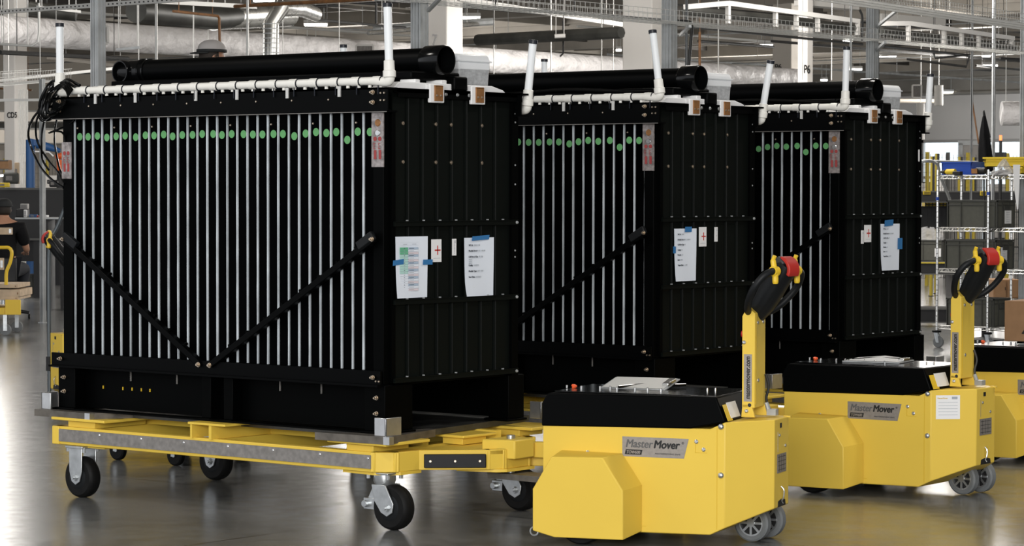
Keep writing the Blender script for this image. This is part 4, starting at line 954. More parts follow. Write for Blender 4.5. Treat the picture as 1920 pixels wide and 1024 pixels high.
    text('lettering', 'MASTERMOVING SAFE', 0.0098, 'dark_pipe', (-0.292, f2, .389), (1, 0, 0), (0, 0, 1), npp, shear=0.2, fit=0.115)
    # tail panel details
    x = 0.188
    B('data_plate', MB().box(x, x+.001, 0.185, 0.315, .310, .390), 'nameplate')
    m = MB()
    for i in range(4): m.box(x+.001, x+.0014, 0.195, 0.305, .322+i*.018, .324+i*.018)
    for j in range(3): m.box(x+.001, x+.0014, 0.215+j*.03, 0.217+j*.03, .315, .385)
    B('plate_print', m, 'dark_pipe')
    B('tail_sticker', MB().box(x, x+.001, 0.225, 0.25, .500, .520), 'dark_pipe')
    m = MB()
    for (s, z) in ((0.215, .470), (0.300, .420)): m.lathe((x, s, z), (1, 0, 0), [(0, .007), (.003, .007), (.005, .004)], 10)
    m.box(x, x+.001, 0.195, 0.197, .40, .485); BE('tail_screw', m, 'zinc')
    B('tail_hook', MB().tube(catmull([(x, 0.245, .25), (x+.012, 0.245, .235), (x+.010, 0.245, .205), (x+.003, 0.245, .19), (x+.008, 0.25, .178)], 5), 0.004, 7), 'chrome')
    B('tail_lip', MB().box(0.17, 0.200, 0.335, 0.352, .536, .543), 'yellow')
    # twin steering wheels
    ct, cs = 0.053, 0.383
    for q in (-0.075, 0.075):
        c = Vector((ct+q*0.13, cs+q, 0.082)); ax = Vector((0.13, 1, 0)).normalized()
        w = B('steer_wheel', MB().lathe(c-ax*0.022, ax, [(0, .057), (0, .072), (.006, .080), (.038, .080), (.044, .072), (.044, .057)], 32, False), 'grey_rubber')
        MB().lathe(c-ax*0.010, ax, [(0, .052), (.02, .052)], 28).build('wheel_disc', 'dark_pipe', w)
        m = MB(); m.lathe(c-ax*0.023, ax, [(0, .012), (.0, .018), (.046, .018), (.046, .012)], 14); m.lathe(c-ax*0.020, ax, [(0, .050), (0, .058), (.040, .058), (.040, .050)], 28, False)
        a2 = ax.cross(Vector((0, 0, 1))).normalized()
        for i in range(8):
            dd = a2*math.cos(i*PI/4)+Vector((0, 0, 1))*math.sin(i*PI/4); m.bar(c-ax*0.018+dd*0.015, c-ax*0.018+dd*0.052, 0.010, 0.006, ax)
        m.build('wheel_spokes', 'zinc', w)
    B('steer_fork', MB().box(ct-0.03, ct+0.03, cs-0.035, cs+0.035, 0.06, 0.20), 'dark_pipe')
    # tiller arm
    arm = B('tiller_arm', MB().add(
        [(0.038, .165, .585), (0.095, .165, .585), (0.095, .312, .585), (0.038, .312, .585),
         (0.038, .165, .972), (0.095, .165, .985), (0.095, .312, .985), (0.038, .312, .972), (0.060, .165, 1.012), (0.060, .312, 1.012)],
        [(0, 3, 2, 1), (0, 1, 5, 8, 4), (1, 2, 6, 5), (2, 3, 7, 9, 6), (3, 0, 4, 7), (4, 8, 9, 7), (8, 5, 6, 9)]), 'yellow', bevel=0.003)
    BE('arm_bracket', MB().prism([(0.035, .545), (0.095, .545), (0.080, .60), (0.040, .60)], 'y', 0.165, 0.178).box(0.038, 0.085, 0.168, 0.185, 0.545, 0.60).prism([(0.035, .545), (0.11, .545), (0.085, .63), (0.040, .63)], 'y', 0.298, 0.310), 'yellow', k=2, bevel=0.002)
    pl = B('arm_plate', MB().box(0.047, 0.082, 0.1635, 0.165, .612, .812), 'nameplate', arm)
    text('lettering', 'mastermover.com', 0.030, 'dark_pipe', (0.074, 0.1625, .622), (0, 0, 1), (-1, 0, 0), pl, shear=0.15, bold=0.0009, fit=0.18)
    m = MB()
    for (s, z) in ((0.20, .945), (0.275, .945), (0.21, .70), ): m.lathe((0.095, s, z), (1, 0, 0), [(0, .008), (.003, .008), (.005, .004)], 10)
    for (t, z) in ((0.048, .862), (0.060, .572)): m.lathe((t, 0.165, z), (0, -1, 0), [(0, .009), (.006, .008), (.009, .004)], 10)
    BE('arm_screw', m, 'alu', arm); B('arm_hole', MB().lathe((0.072, 0.165, 0.597), (0, -1, 0), [(0, .008), (.0006, .008)], 12), 'dark_pipe', arm)
    B('arm_seam', MB().box(0.0945, 0.0965, 0.178, 0.1795, .60, .98), 'yellow_deep', arm)
    B('side_button', MB().lathe((0.038, 0.20, .895), (-1, 0, 0), [(0, .012), (.006, .016), (.012, .014)], 14), 'red_plastic', arm)
    B('arm_cable', MB().tube(catmull([(0.100, .300, .72), (0.112, .305, .67), (0.104, .298, .62), (0.112, .30, .575), (0.12, .30, .555)], 6), 0.006, 7), 'dark_pipe')
    B('cable_plug', MB().tube([(0.104, .298, .60), (0.118, .302, .555)], [0.009, 0.012], 10).box(0.11, 0.15, 0.285, 0.325, .546, .572), 'galv')
    # handle head: a = along the head, l = sideways
    bse = Vector((0.082, 0.250, 0.985)); PH = math.radians(-20); A = Vector((0.62*math.cos(PH), 0.62*math.sin(PH), 0.78)).normalized(); Lx = Vector((-math.sin(PH), math.cos(PH), 0)); N = A.cross(Lx).normalized(); N = N if N.x > 0 else -N   # N points to the rear-down
    def hp(a, l, nn=0.0): return bse+A*(a*1.12)+Lx*l+N*nn
    hd = MB(); secs = [(-0.02, .040, .030, .0), (0.04, .052, .040, .0), (0.10, .056, .044, -.004), (0.16, .050, .044, -.006), (0.205, .050, .042, -.006), (0.235, .046, .034, -.008)]
    vs = []; fs = []; K = 12
    for (a, w, t, o) in secs:
        for j in range(K):
            an = 2*PI*j/K; c, s = math.cos(an), math.sin(an)
            vs.append(hp(a, w*math.copysign(abs(c)**0.6, c), o+t*math.copysign(abs(s)**0.6, s)))
    for i in range(len(secs)-1):
        for j in range(K): fs.append((i*K+j, i*K+(j+1) % K, (i+1)*K+(j+1) % K, (i+1)*K+j))
    fs += [tuple(range(K-1, -1, -1)), tuple((len(secs)-1)*K+j for j in range(K))]
    hdo = B('handle_head', hd.add(vs, fs), 'black_plastic', angle=50)
    for s in (-1, 1):
        P = catmull([hp(0.205, 0.040*s), hp(0.205, 0.090*s), hp(0.180, 0.132*s), hp(0.125, 0.150*s, .004), hp(0.060, 0.128*s, .006), hp(0.012, 0.085*s, .004), hp(-0.005, 0.035*s, 0)], 6)
        B('grip_loop', MB().tube(P, 0.0155, 12), 'black_plastic', hdo)
        l = 0.075*s
        th = MB().tube(catmull([hp(0.250, l, -.040), hp(0.232, l, -.034), hp(0.210, l, -.006), hp(0.192, l, .016), hp(0.170, l, .036)], 5), [0.009]*5+[0.012]*5+[0.016]*5+[0.013]*5+[0.010], 10)
        B('thumb_lever', th, 'yellow_plastic', hdo)
        B('lever_hub', MB().lathe(hp(0.205, 0.060*s), Lx*s, [(0, .021), (.03, .021)], 16), 'yellow_plastic', hdo)
    # red belly button wrapping the tip
    vs = []; fs = []; K = 10
    for i in range(K+1):
        an = -0.55+2.0*i/K; R1, R2 = 0.050, 0.036
        for (l, r) in ((-0.036, R1), (0.036, R1), (0.036, R2), (-0.036, R2)): vs.append(hp(0.205+math.cos(an)*r, l, -0.01+math.sin(an)*r*1.15))
    for i in range(K):
        for j in range(4): fs.append((i*4+j, i*4+(j+1) % 4, (i+1)*4+(j+1) % 4, (i+1)*4+j))
    fs += [(3, 2, 1, 0), (K*4, K*4+1, K*4+2, K*4+3)]
    B('red_belly_button', MB().add(vs, fs), 'red_plastic', hdo, bevel=0.004)
    B('tip_block', MB().obox(hp(0.222, 0, -0.026), A*0.024, Lx*0.044, N*0.022), 'tip_grey', hdo, bevel=0.006)
    # knobs and red emergency button on the cover
    m = MB()
    for t in (-0.775, -0.70, -0.62, -0.58, -0.53, -0.46, -0.40, -0.33): m.lathe((t, 0.20+0.03*math.sin(t*40), .641), (0, 0, 1), [(0, .005), (.012, .005), (.014, .003)], 10)
    m.lathe((-0.16, 0.30, .641), (0, 0, 1), [(0, .005), (.012, .004)], 10); m.lathe((-0.13, 0.32, .641), (0, 0, 1), [(0, .005), (.012, .004)], 10)
    BE('cover_knob', m, 'chrome')
    B('emergency_button', MB().lathe((-0.745, 0.215, .641), (0.35, -0.2, 1), [(0, .008), (.007, .008), (.009, .013), (.014, .012), (.017, .005)], 16), 'orange_plastic')
    B('cover_hose', MB().tube(catmull([(-0.55, 0.25, .650), (-0.48, 0.34, .655), (-0.38, 0.36, .655), (-0.30, 0.42, .655)], 6), 0.006, 7), 'gloss_black')
    return root
mat('ink_dark_grey', (0.10, 0.10, 0.10), 0.6)
TUG = [(16.07, -3.492, 10.557), (2.954, -5.934, 11.633), (4.822, -5.473, 13.745), (8.0, 0, 0)]
def tug_pt(k, v):
    a, t0, s0 = TUG[k]; a = math.radians(a); t, s = v[0]+t0, v[1]+s0
    return Vector((t*math.cos(a)-s*math.sin(a), t*math.sin(a)+s*math.cos(a), v[2]))
proto = make_tug(); tugs = [proto]+[copy_tree(proto) for _ in range(3)]
# fourth tug: behind the nearest module, handle showing at the left
a4 = math.radians(252); h4 = at(135, 600, 17.9)      # tip of its red button
def place4():
    t, s = 0.067, 0.238
    return (h4.x-(t*math.cos(a4)-s*math.sin(a4)), h4.y-(t*math.sin(a4)+s*math.cos(a4)))
for k, tg in enumerate(tugs):
    if k < 3: p = tug_pt(k, (0, 0, 0)); tg.location = p; tg.rotation_euler = (0, 0, math.radians(TUG[k][0]))
    else: x4, y4 = place4(); tg.location = (x4, y4, 0); tg.rotation_euler = (0, 0, a4)
for tg, lb in zip(tugs, ('yellow tow tug in the foreground with a black cover and a bare clipboard', 'second yellow tow tug, behind the foreground one, with a white instruction sticker', 'yellow tow tug cut by the right edge, carrying a cardboard box', 'yellow tow tug behind the left end of the nearest module, only handle and edge showing')):
    tag(tg, lb, 'tow tug', 'yellow tow tugs')
# instruction sticker on the second tug's chamfer
cdir = Vector((0.169, 0.154, 0)).normalized(); cn = Vector((cdir.y, -cdir.x, 0)); c0 = Vector((0.018, 0, 0))
stk = MB().obox(c0+cdir*0.085+cn*0.001+Vector((0, 0, 0.452)), cdir*0.060, cn*0.0006, (0, 0, 0.058)).build('instruction_sticker', 'white_plastic', tugs[1])
m = MB()
for i in range(5): m.obox(c0+cdir*0.085+cn*0.0018+Vector((0, 0, 0.475-i*0.015)), cdir*0.048, cn*0.0002, (0, 0, 0.0008))
m.obox(c0+cdir*0.118+cn*0.0018+Vector((0, 0, 0.497)), cdir*0.014, cn*0.0002, (0, 0, 0.006)); m.build('print_line', 'ink_grey', stk)
text('lettering', 'MasterMover', 0.0095, 'ink_orange' if 'ink_orange' in M else 'yellow_deep', c0+cdir*0.032+cn*0.0018+Vector((0, 0, 0.493)), cdir, (0, 0, 1), stk, bold=.0003)
# flat things lying on the tug covers
def clipboard(k, t, s, w, d, rot, tilt, label, inc=0):
    p = tug_pt(k, (t, s, 0.6425+(0.012 if inc else 0))); r = empty('document_sleeve', p, math.radians(TUG[k][0]+rot)); r.rotation_euler = (math.radians(inc), 0, math.radians(TUG[k][0]+rot))
    MB().box(-w/2, w/2, -d/2, d/2, 0.0, 0.006).build('board', 'galv', r, bevel=0.001)
    m = MB(); n = 8; vs = []; fs = []
    for i in range(n+1):
        for j in range(n+1): u, v = i/n-0.5, j/n-0.5; vs.append((u*w*0.94, v*d*0.94, 0.008+tilt*(0.5-abs(u)*0.8)*(v+0.5)))
    for i in range(n):
        for j in range(n): q = i*(n+1)+j; fs.append((q, q+n+1, q+n+2, q+1))
    m.add(vs, fs).build('paper_sheet', 'white_plastic' if tilt > 0.02 else 'galv_light', r, normals=False)
    MB().box(w/2-0.03, w/2, -0.05, 0.05, 0.006, 0.022).build('clip', 'chrome', r, bevel=0.003)
    tag(r, label, 'document sleeve')
clipboard(0, -0.49, 0.36, 0.30, 0.20, 0, 0.004, 'grey clipboard in a shiny sleeve on the foreground tug cover', 10)
clipboard(1, -0.43, 0.30, 0.30, 0.24, 10, 0.030, 'loose white paper on a board on the second tug cover')
clipboard(2, -0.33, 0.28, 0.34, 0.24, 0, 0.012, 'flat board with paper under the cardboard box')
# cardboard box on the third tug
bx = tug_pt(2, (-0.30, 0.26, 0.666)); p0 = at(1883, 640, (bx-_O).dot(_F)); p0.z = 0.666
r = empty('cardboard_box', p0, math.radians(6)); MB().box(0, 0.36, 0, 0.28, 0, 0.225).build('carton', 'card', r, bevel=0.003)
MB().box(0.18, 0.182, -0.001, 0.28, 0.224, 0.2262).build('flap_gap', 'dark_pipe', r)
text('lettering', 'A', 0.13, 'dark_pipe', (0.105, -0.002, 0.045), (1, 0, 0), (0.0, 0, 1), r, shear=0.3, bold=0.003)
tag(r, 'brown cardboard box standing on the tug at the right edge', 'box')
# low dolly rolling behind the nearest cart
dl = empty('low_dolly', (-10.75, 10.12, 0)); 
MB().box(-0.42, 0.55, -0.05, 0.55, 0.11, 0.14).build('dolly_deck', 'bench_black', dl, bevel=0.004)
for x, y in ((-0.22, 0.0), (0.25, -0.01), (-0.22, 0.5), (0.25, 0.5)):
    w = MB().lathe((x, y-0.018, 0.058), (0, 1, 0), [(0, .03), (0, .05), (.006, .058), (.030, .058), (.036, .05), (.036, .03)], 24).build('caster_wheel', 'rubber', dl)
    MB().lathe((x, y-0.022, 0.058), (0, 1, 0), [(0, .012), (.044, .012)], 10).build('axle', 'zinc', w)
    MB().box(x-0.015, x+0.015, y-0.026, y-0.020, 0.05, 0.115).box(x-0.015, x+0.015, y+0.020, y+0.026, 0.05, 0.115).build('caster_fork', 'zinc', dl)
tag(dl, 'low black dolly on small casters behind the nearest cart', 'dolly')
# bent grey tube standing at the left end of the nearest cart
P = [at(93, 762, 18.6), at(92, 600, 18.6), at(92, 480, 18.6), at(97, 446, 18.6), at(108, 424, 18.6), at(122, 390, 18.6), at(136, 366, 18.6)]
bt = empty('bent_tube_handle', (P[0].x, P[0].y, 0)); o = bt.location
MB().tube([Vector((P[0].x, P[0].y, 0.09))-o]+[q-o for q in catmull(P[1:], 5)], 0.014, 12).build('tube', 'dark_galv', bt)
MB().lathe((0, 0, 0.045), (0, 1, 0), [(-.012, .035), (-.012, .045), (.012, .045), (.012, .035)], 18).build('caster_wheel', 'rubber', bt)
c = at(94, 682, 18.6)-o; MB().box(c.x-0.02, c.x+0.02, c.y-0.02, c.y+0.02, c.z-0.05, c.z+0.05).build('bracket', 'dark_pipe', bt)
tag(bt, 'bent grey steel tube handle at the left end of the nearest cart', 'handle')
# ------------------------------------------------------------------ wire shelf rack at the right
def wl(px, Z): q = at(px, 500, Z); return q.x, q.y
RX, RY = wl(1852, 25.2)          # nearest corner post
LXp = on_y(1757, 500, RY).x; RW = RX-LXp; RD = 0.46
rack = empty('wire_shelf_rack', (RX, RY, 0))
posts = [(0, 0), (-RW, 0), (-RW, RD), (0, RD)]
ztop = at(1852, 318, 25.2).z
for i, (x, y) in enumerate(posts):
    p = MB().cyl((x, y, 0.13), (x, y, ztop), 0.0125, 12).build('post', 'chrome', rack)
    m = MB()
    for q in range(int((ztop-0.2)/0.05)): m.tube([(x, y, 0.2+q*0.05), (x, y, 0.206+q*0.05)], 0.0135, 10)
    m.build('ring_pattern', 'rub_strip', p)
    if i < 2: MB().cyl((x, y, at(1852, 366+10*(i), 25.2).z), (x, y, at(1852, 360+10*i, 25.2).z), 0.0155, 12).build('blue_band', 'blue_bin', p)
    c = MB().lathe((x, y, 0.145), (0, 0, 1), [(0, .03), (.004, .045), (.02, .045), (.024, .02)], 16).build('bumper', 'rubber', rack)
    w = MB().lathe((x+0.02, y-0.015, 0.055), (0, 1, 0), [(0, .03), (0, .048), (.006, .055), (.024, .055), (.03, .048), (.03, .03)], 24).build('caster_wheel', 'grey_rubber', rack)
    MB().prism([(x-0.02, .145), (x+0.02, .145), (x+0.035, .05), (x+0.005, .05)], 'y', y-0.022, y-0.018).prism([(x-0.02, .145), (x+0.02, .145), (x+0.035, .05), (x+0.005, .05)], 'y', y+0.018, y+0.022).build('caster_fork', 'zinc', w)
SHZ = [at(1852, v, 25.2).z for v in (329, 428, 506, 614)]
for z in SHZ:
    m = MB()
    for dz in (0.0, -0.032):
        for a, b in ((0, 1), (1, 2), (2, 3), (3, 0)): m.tube([(posts[a][0], posts[a][1], z+dz), (posts[b][0], posts[b][1], z+dz)], 0.0042, 6)
    for a, b in ((0, 1), (3, 0), (1, 2), (2, 3)):
        A_, B_ = Vector((*posts[a], z)), Vector((*posts[b], z)); n = int((B_-A_).length/0.03)
        for i in range(n): m.tube([A_+(B_-A_)*(i/n)-Vector((0, 0, 0.032 if i % 2 else 0)), A_+(B_-A_)*((i+1)/n)-Vector((0, 0, 0 if i % 2 else 0.032))], 0.0028, 5)
    for i in range(int(RW/0.035)): m.tube([(-RW+0.017+i*0.035, 0, z), (-RW+0.017+i*0.035, RD, z)], 0.0022, 4, cap=False)
    m.build('wire_shelf', 'chrome', rack)
tag(rack, 'chrome wire shelf rack on casters at the right edge', 'shelf rack')
# extra post of the rack's right end seen beyond
def tote(x0, x1, y0, y1, z0, z1, label, mtl='tote_green', lab=None, group='green plastic totes on the wire rack'):
    c = ((x0+x1)/2, (y0+y1)/2); r = empty('plastic_tote', (c[0], c[1], z0)); w, d, h = x1-x0, y1-y0, z1-z0
    t = 0.008
    m = MB(); ax, ay = w/2-0.012, d/2-0.012
    m.box(-ax, ax, -ay, ay, 0, t)
    for q in (((-ax, ax, -ay, -ay+t)), (-ax, ax, ay-t, ay), (-ax, -ax+t, -ay, ay), (ax-t, ax, -ay, ay)): m.box(*q, 0, h-0.01)
    m.build('tub', mtl, r)
    m = MB()
    for zz, e in ((h-0.018, 0), (h-0.055, 0.004), (0.0, 0.005)):
        for q in ((-w/2+e, w/2-e, -d/2+e, -d/2+0.014), (-w/2+e, w/2-e, d/2-0.014, d/2-e), (-w/2+e, -w/2+0.014, -d/2+e, d/2-e), (w/2-0.014, w/2-e, -d/2+e, d/2-e)): m.box(*q, zz, zz+(0.018 if zz > h-.02 else 0.010))
    m.build_each('rim', 'tote_dark', r, k=4, bevel=0.002)
    m = MB()
    for f in (-0.48, -0.22, 0.24, 0.44, 0.48): m.box(w*f-0.004, w*f+0.004, -d/2+0.002, -d/2+0.014, 0, h-0.02)
    for f in (-0.45, -0.2, 0.2, 0.45): m.box(w/2-0.014, w/2-0.002, d*f-0.004, d*f+0.004, 0, h-0.02)
    for f in (0.3, 0.6): m.box(w*0.44, w*0.485, -d/2+0.004, -d/2+0.014, h*f, h*f+0.008)
    m.build_each('rib', 'tote_dark', r)
    MB().box(w/2-0.008, w/2+0.004, -d*0.16, d*0.16, h-0.10, h-0.055).build('handle', 'tote_dark', r, bevel=0.003)
    if lab:
        face, f0, f1, g0, g1 = lab
        lbx = MB().box(w*f0, w*f1, -d/2-0.001, -d/2+0.003, h*g0, h*g1) if face == 'y' else MB().box(w/2-0.003, w/2+0.001, d*f0, d*f1, h*g0, h*g1)
        lb = lbx.build('paper_label', 'white_plastic', r); m = MB()
        for i in range(5):
            zz = h*(g0+(g1-g0)*(0.15+0.17*i))
            if face == 'y': m.box(w*(f0+(f1-f0)*.2), w*(f0+(f1-f0)*.7), -d/2-0.0016, -d/2-0.001, zz, zz+0.003)
            else: m.box(w/2+0.001, w/2+0.0016, d*(f0+(f1-f0)*.2), d*(f0+(f1-f0)*.7), zz, zz+0.003)
        m.build('print_line', 'ink_grey', lb)
    return tag(r, label, 'tote', group)
xr = RX
def tz(py): return at(1852, py, 25.2).z
tx0 = on_y(1777, 450, RY+0.03).x; tx1 = on_y(1873, 450, RY+0.03).x
tote(tx0, tx1, RY+0.0, RY+0.36, SHZ[1]+0.003, tz(375), 'green tote with white label on the second shelf of the wire rack', lab=('x', -0.1, 0.25, 0.15, 0.62))
tote(tx0-0.02, tx1-0.01, RY+0.0, RY+0.36, SHZ[2]+0.003, tz(450), 'green tote on the third shelf behind the second tug handle', lab=('x', -0.25, 0.08, 0.3, 0.75))
tote(tx0+0.0, tx1-0.03, RY+0.0, RY+0.33, SHZ[3]+0.003, tz(560), 'green tote on the bottom shelf of the wire rack', lab=None)
q = at(1742, 470, 33.2); tote(q.x-0.2, q.x+0.2, q.y, q.y+0.3, at(1742, 489, 33.2).z, at(1742, 450, 33.2).z, 'dark green tote behind the left post of the wire rack', lab=('y', .2, .42, .2, .6), group='green totes beyond the wire rack')
# shelf-top goods
zs = SHZ[0]+0.004
def shelf_pt(px, y=0.1): q = on_y(px, 320, RY+y); return q.x, q.y
bxx, byy = shelf_pt(1766, 0.12); bx2, _ = shelf_pt(1822, 0.12)
r = empty('blue_bin', (bxx, byy, zs)); w = bx2-bxx; h = tz(303)-zs
MB().prism([(0.012, 0.0), (w-0.012, 0.0), (w, h), (0.0, h)], 'y', 0, 0.008).prism([(0.012, 0), (w-0.012, 0), (w, h), (0.0, h)], 'y', 0.24, 0.248).box(0.0, 0.01, 0, 0.248, 0.0, h).box(w-0.01, w, 0, 0.248, 0, h).box(0.01, w-0.01, 0, 0.248, 0, 0.006).build('bin_tub', 'blue_bin', r)
MB().box(-0.006, w+0.006, -0.006, 0.0, h-0.012, h).box(w, w+0.006, -0.006, 0.254, h-0.012, h).build('bin_rim', 'blue_bin', r); tag(r, 'bright blue plastic bin on the top of the wire rack', 'bin')
yx0, yy0 = shelf_pt(1846, 0.16)
def ybin(px0, px1, py0, py1, dy, label):
    x0, y0 = shelf_pt(px0, dy); x1, _ = shelf_pt(px1, dy); r = empty('yellow_bin', (x0, y0, tz(py1))); w = x1-x0; h = tz(py0)-tz(py1)
    MB().prism([(0.02, 0.0), (w-0.02, 0.0), (w, h), (-0.01, h)], 'y', 0, 0.01).prism([(0.02, 0.0), (w-0.02, 0.0), (w, h), (-0.01, h)], 'y', 0.22, 0.23).box(-0.0, 0.012, 0, 0.23, 0, h).box(w-0.012, w, 0, 0.23, 0, h).box(0, w, 0, 0.23, 0, 0.008).build('bin_tub', 'yellow_bin', r)
    MB().box(-0.015, w+0.01, -0.012, 0.0, h-0.018, h).box(-0.015, w+0.01, -0.006, 0.0, h*0.55, h*0.60).build('bin_rim', 'yellow_bin', r); tag(r, label, 'bin', 'yellow bins on the wire rack')
ybin(1886, 1916, 313, 326, 0.20, 'small lower yellow bin under the wide one on the wire rack')
ybin(1846, 1922, 294, 313, 0.20, 'wide yellow bin topmost at the right of the wire rack')
for (px, y) in ((1893, 0.3),):
    pass
sx, sy = shelf_pt(1910, 0.0)
# right bay of the shelf continuing past the nearest corner post
w2 = on_y(1932, 500, RY).x-RX; off2 = (0.03, 0.02, 0)
for z in SHZ:
    m = MB(off2)
    for dz in (0.0, -0.032): m.tube([(0, 0, z+dz), (w2, 0, z+dz)], 0.0042, 6); m.tube([(0, 0.44, z+dz), (w2, 0.44, z+dz)], 0.0042, 6)
    n = int(w2/0.03)
    for i in range(n): m.tube([(w2*i/n, 0, z-(0.032 if i % 2 else 0)), (w2*(i+1)/n, 0, z-(0 if i % 2 else 0.032))], 0.0028, 5)
    for i in range(int(w2/0.035)): m.tube([(0.017+i*0.035, 0, z), (0.017+i*0.035, 0.44, z)], 0.0022, 4, cap=False)
    m.build('wire_shelf', 'chrome', rack)
for (x, y) in ((w2, 0.0), (w2, 0.44)): MB(off2).cyl((x, y, 0.0), (x, y, ztop), 0.0125, 10).build('post', 'chrome', rack)
# power drill
dx, dy = shelf_pt(1772, 0.05); r = empty('power_drill', (dx, dy, zs)); u = 0.001*1
MB().tube([(0, 0, 0.03), (0.02, 0, 0.032), (0.11, 0, 0.032)], [0.012, 0.026, 0.028], 12).build('motor_body', 'yellow_bin', r)
MB().tube([(-0.05, 0, 0.03), (-0.02, 0, 0.03), (0.0, 0, 0.03)], [0.008, 0.02, 0.022], 12).build('chuck', 'dark_pipe', r)
MB().bar((0.09, 0, 0.02), (0.16, -0.06, 0.014), 0.03, 0.026).box(0.13, 0.21, -0.09, -0.03, 0.0, 0.035).build('grip_and_battery', 'dark_pipe', r, bevel=0.004)
tag(r, 'yellow and black power drill in front of the blue bin', 'power drill')
dx, dy = shelf_pt(1832, 0.08); r = empty('power_tool', (dx-0.03, dy, zs))
MB().tube([(0, 0, 0.035), (0.03, 0, 0.04), (0.12, 0, 0.04)], [0.02, 0.033, 0.03], 12).build('motor_body', 'bench_black', r)
MB().box(-0.01, 0.05, -0.04, -0.02, 0.015, 0.06).build('side_grip', 'copper', r); tag(r, 'dark power tool between the blue bin and the plastic bag', 'power tool')
# plastic bag: crumpled cone
bx_, by_ = shelf_pt(1880, 0.06); r = empty('plastic_bag', (bx_, by_, zs)); vs = []; fs = []; K = 16; J = 7
for j in range(J):
    f = j/(J-1)
    for i in range(K):
        rr = (0.115*(1-f)+0.012)*(0.8+0.35*random.random()); vs.append((rr*math.cos(2*PI*i/K)*1.1-0.0+0.02*f, rr*math.sin(2*PI*i/K)*0.8, 0.155*f*(0.9+0.15*random.random())))
for j in range(J-1):
    for i in range(K): fs.append((j*K+i, j*K+(i+1) % K, (j+1)*K+(i+1) % K, (j+1)*K+i))
MB().add(vs, fs).build('bag', 'plastic_film', r, smooth=False); MB().lathe((0, 0, 0), (0, 0, 1), [(0, .09), (.03, .08), (.05, .03)], 12).build('dark_contents', 'rubber', r)
tag(r, 'crumpled clear plastic bag in front of the yellow bins', 'bag')
p = at(1899, 330, 24.6); r = empty('hanging_paper', (p.x, p.y, tz(392))); hh = tz(310)-tz(392)
MB().prism([(0.045, 0), (0.058, 0.0), (0.075, hh), (0.0, hh), (0.01, hh*0.55)], 'y', 0, 0.002).build('sheet', 'white_plastic', r); tag(r, 'white sheet hanging at the right end of the wire rack', 'paper')
for nm, px, Z, z0, z1, lb in (('black_folded_umbrella', 1848, 26.5, 0, 0, 'black folded parasol standing behind the wire rack'),):
    b = at(px, 330, Z); t = at(1846, 208, Z); r = empty(nm, (b.x, b.y, 0)); o = r.location
    zb, zt_ = at(px, 322, Z).z, at(px, 218, Z).z; vs = []; fs = []; K = 20; J = 9
    for j in range(J):
        f = j/(J-1)
        for i in range(K):
            rr = (0.014+0.052*math.sin(min(1, (1-f)*1.15)*PI/2)**0.9)*(1+0.16*math.sin(i*PI/2.0+f*2)); a = 2*PI*i/K
            vs.append((rr*math.cos(a)+(-0.02*f), rr*math.sin(a), zb+(zt_-zb)*f))
    for j in range(J-1):
        for i in range(K): fs.append((j*K+i, j*K+(i+1) % K, (j+1)*K+(i+1) % K, (j+1)*K+i))
    fs += [tuple(range(K-1, -1, -1)), tuple((J-1)*K+i for i in range(K))]
    MB().add(vs, fs).build('folded_canopy', 'cloth_black', r, angle=60)
    MB().cyl((0, 0, 0.02), (-0.025, 0, zt_+0.05), 0.010, 10).build('pole', 'dark_pipe', r); MB().lathe((0, 0, 0), (0, 0, 1), [(0, .2), (.03, .2), (.05, .03), (.2, .03)], 20).build('base', 'dark_pipe', r)
    MB().cyl(at(1845, 207, Z)-o, at(1857, 258, Z)-o, 0.006, 8).build('strut', 'dark_pipe', r)
    tag(r, lb, 'parasol')
# stack light on a dark cabinet
p = at(1876, 292, 34); r = empty('stack_light', (p.x, p.y, 0))
z0 = at(1876, 290, 34).z; z1 = at(1876, 254, 34).z; dz = (z1-z0)
MB().cyl((0, 0, 0), (0, 0, z0+dz*0.2), 0.02, 10).build('pole', 'dark_pipe', r); MB().box(-0.06, 0.06, -0.05, 0.05, z0-0.04, z0+0.03).build('base_box', 'dark_pipe', r)
MB().cyl((0, 0, z0+dz*0.2), (0, 0, z0+dz*0.72), 0.020, 14).build('dark_segments', 'bench_black', r); MB().cyl((0, 0, z0+dz*0.74), (0, 0, z1), 0.017, 14).build('lit_lens', 'beacon_red', r)
tag(r, 'black stack light with a glowing red lens behind the wire rack', 'signal light')
# machine fence and guards behind the rack
def fence(px0, px1, pyt, pyb, Z, label, panels=5):
    a, b = at(px0, pyb, Z), at(px1, pyb, Z*1.05); zt_ = at(px0, pyt, Z).z; r = empty('mesh_fence', (a.x, a.y, 0)); d = Vector((b.x-a.x, b.y-a.y, 0)); z0 = 0.12
    m = MB(); n = int(d.length/0.09)
    for i in range(n+1): q = d*(i/n); m.tube([(q.x, q.y, z0), (q.x, q.y, zt_)], 0.0045, 4, cap=False)
    for i in range(int((zt_-z0)/0.12)+1): zz = z0+i*0.12; m.tube([(0, 0, zz), (d.x, d.y, zz)], 0.0035, 4, cap=False)
    m.build('wire_mesh', 'fence_mesh', r)
    for i in range(panels+1): q = d*(i/panels); MB().box(q.x-0.025, q.x+0.025, q.y-0.025, q.y+0.025, 0, zt_+0.03).build('fence_post', 'line_yellow' if i % 2 else 'fence_mesh', r)
    return tag(r, label, 'fence')
fence(1700, 1960, 288, 380, 42, 'dark mesh machine fence with yellow posts behind the wire rack', 7)
fence(-30, 125, 300, 360, 46, 'dark mesh machine fence with yellow posts at the far left', 4)
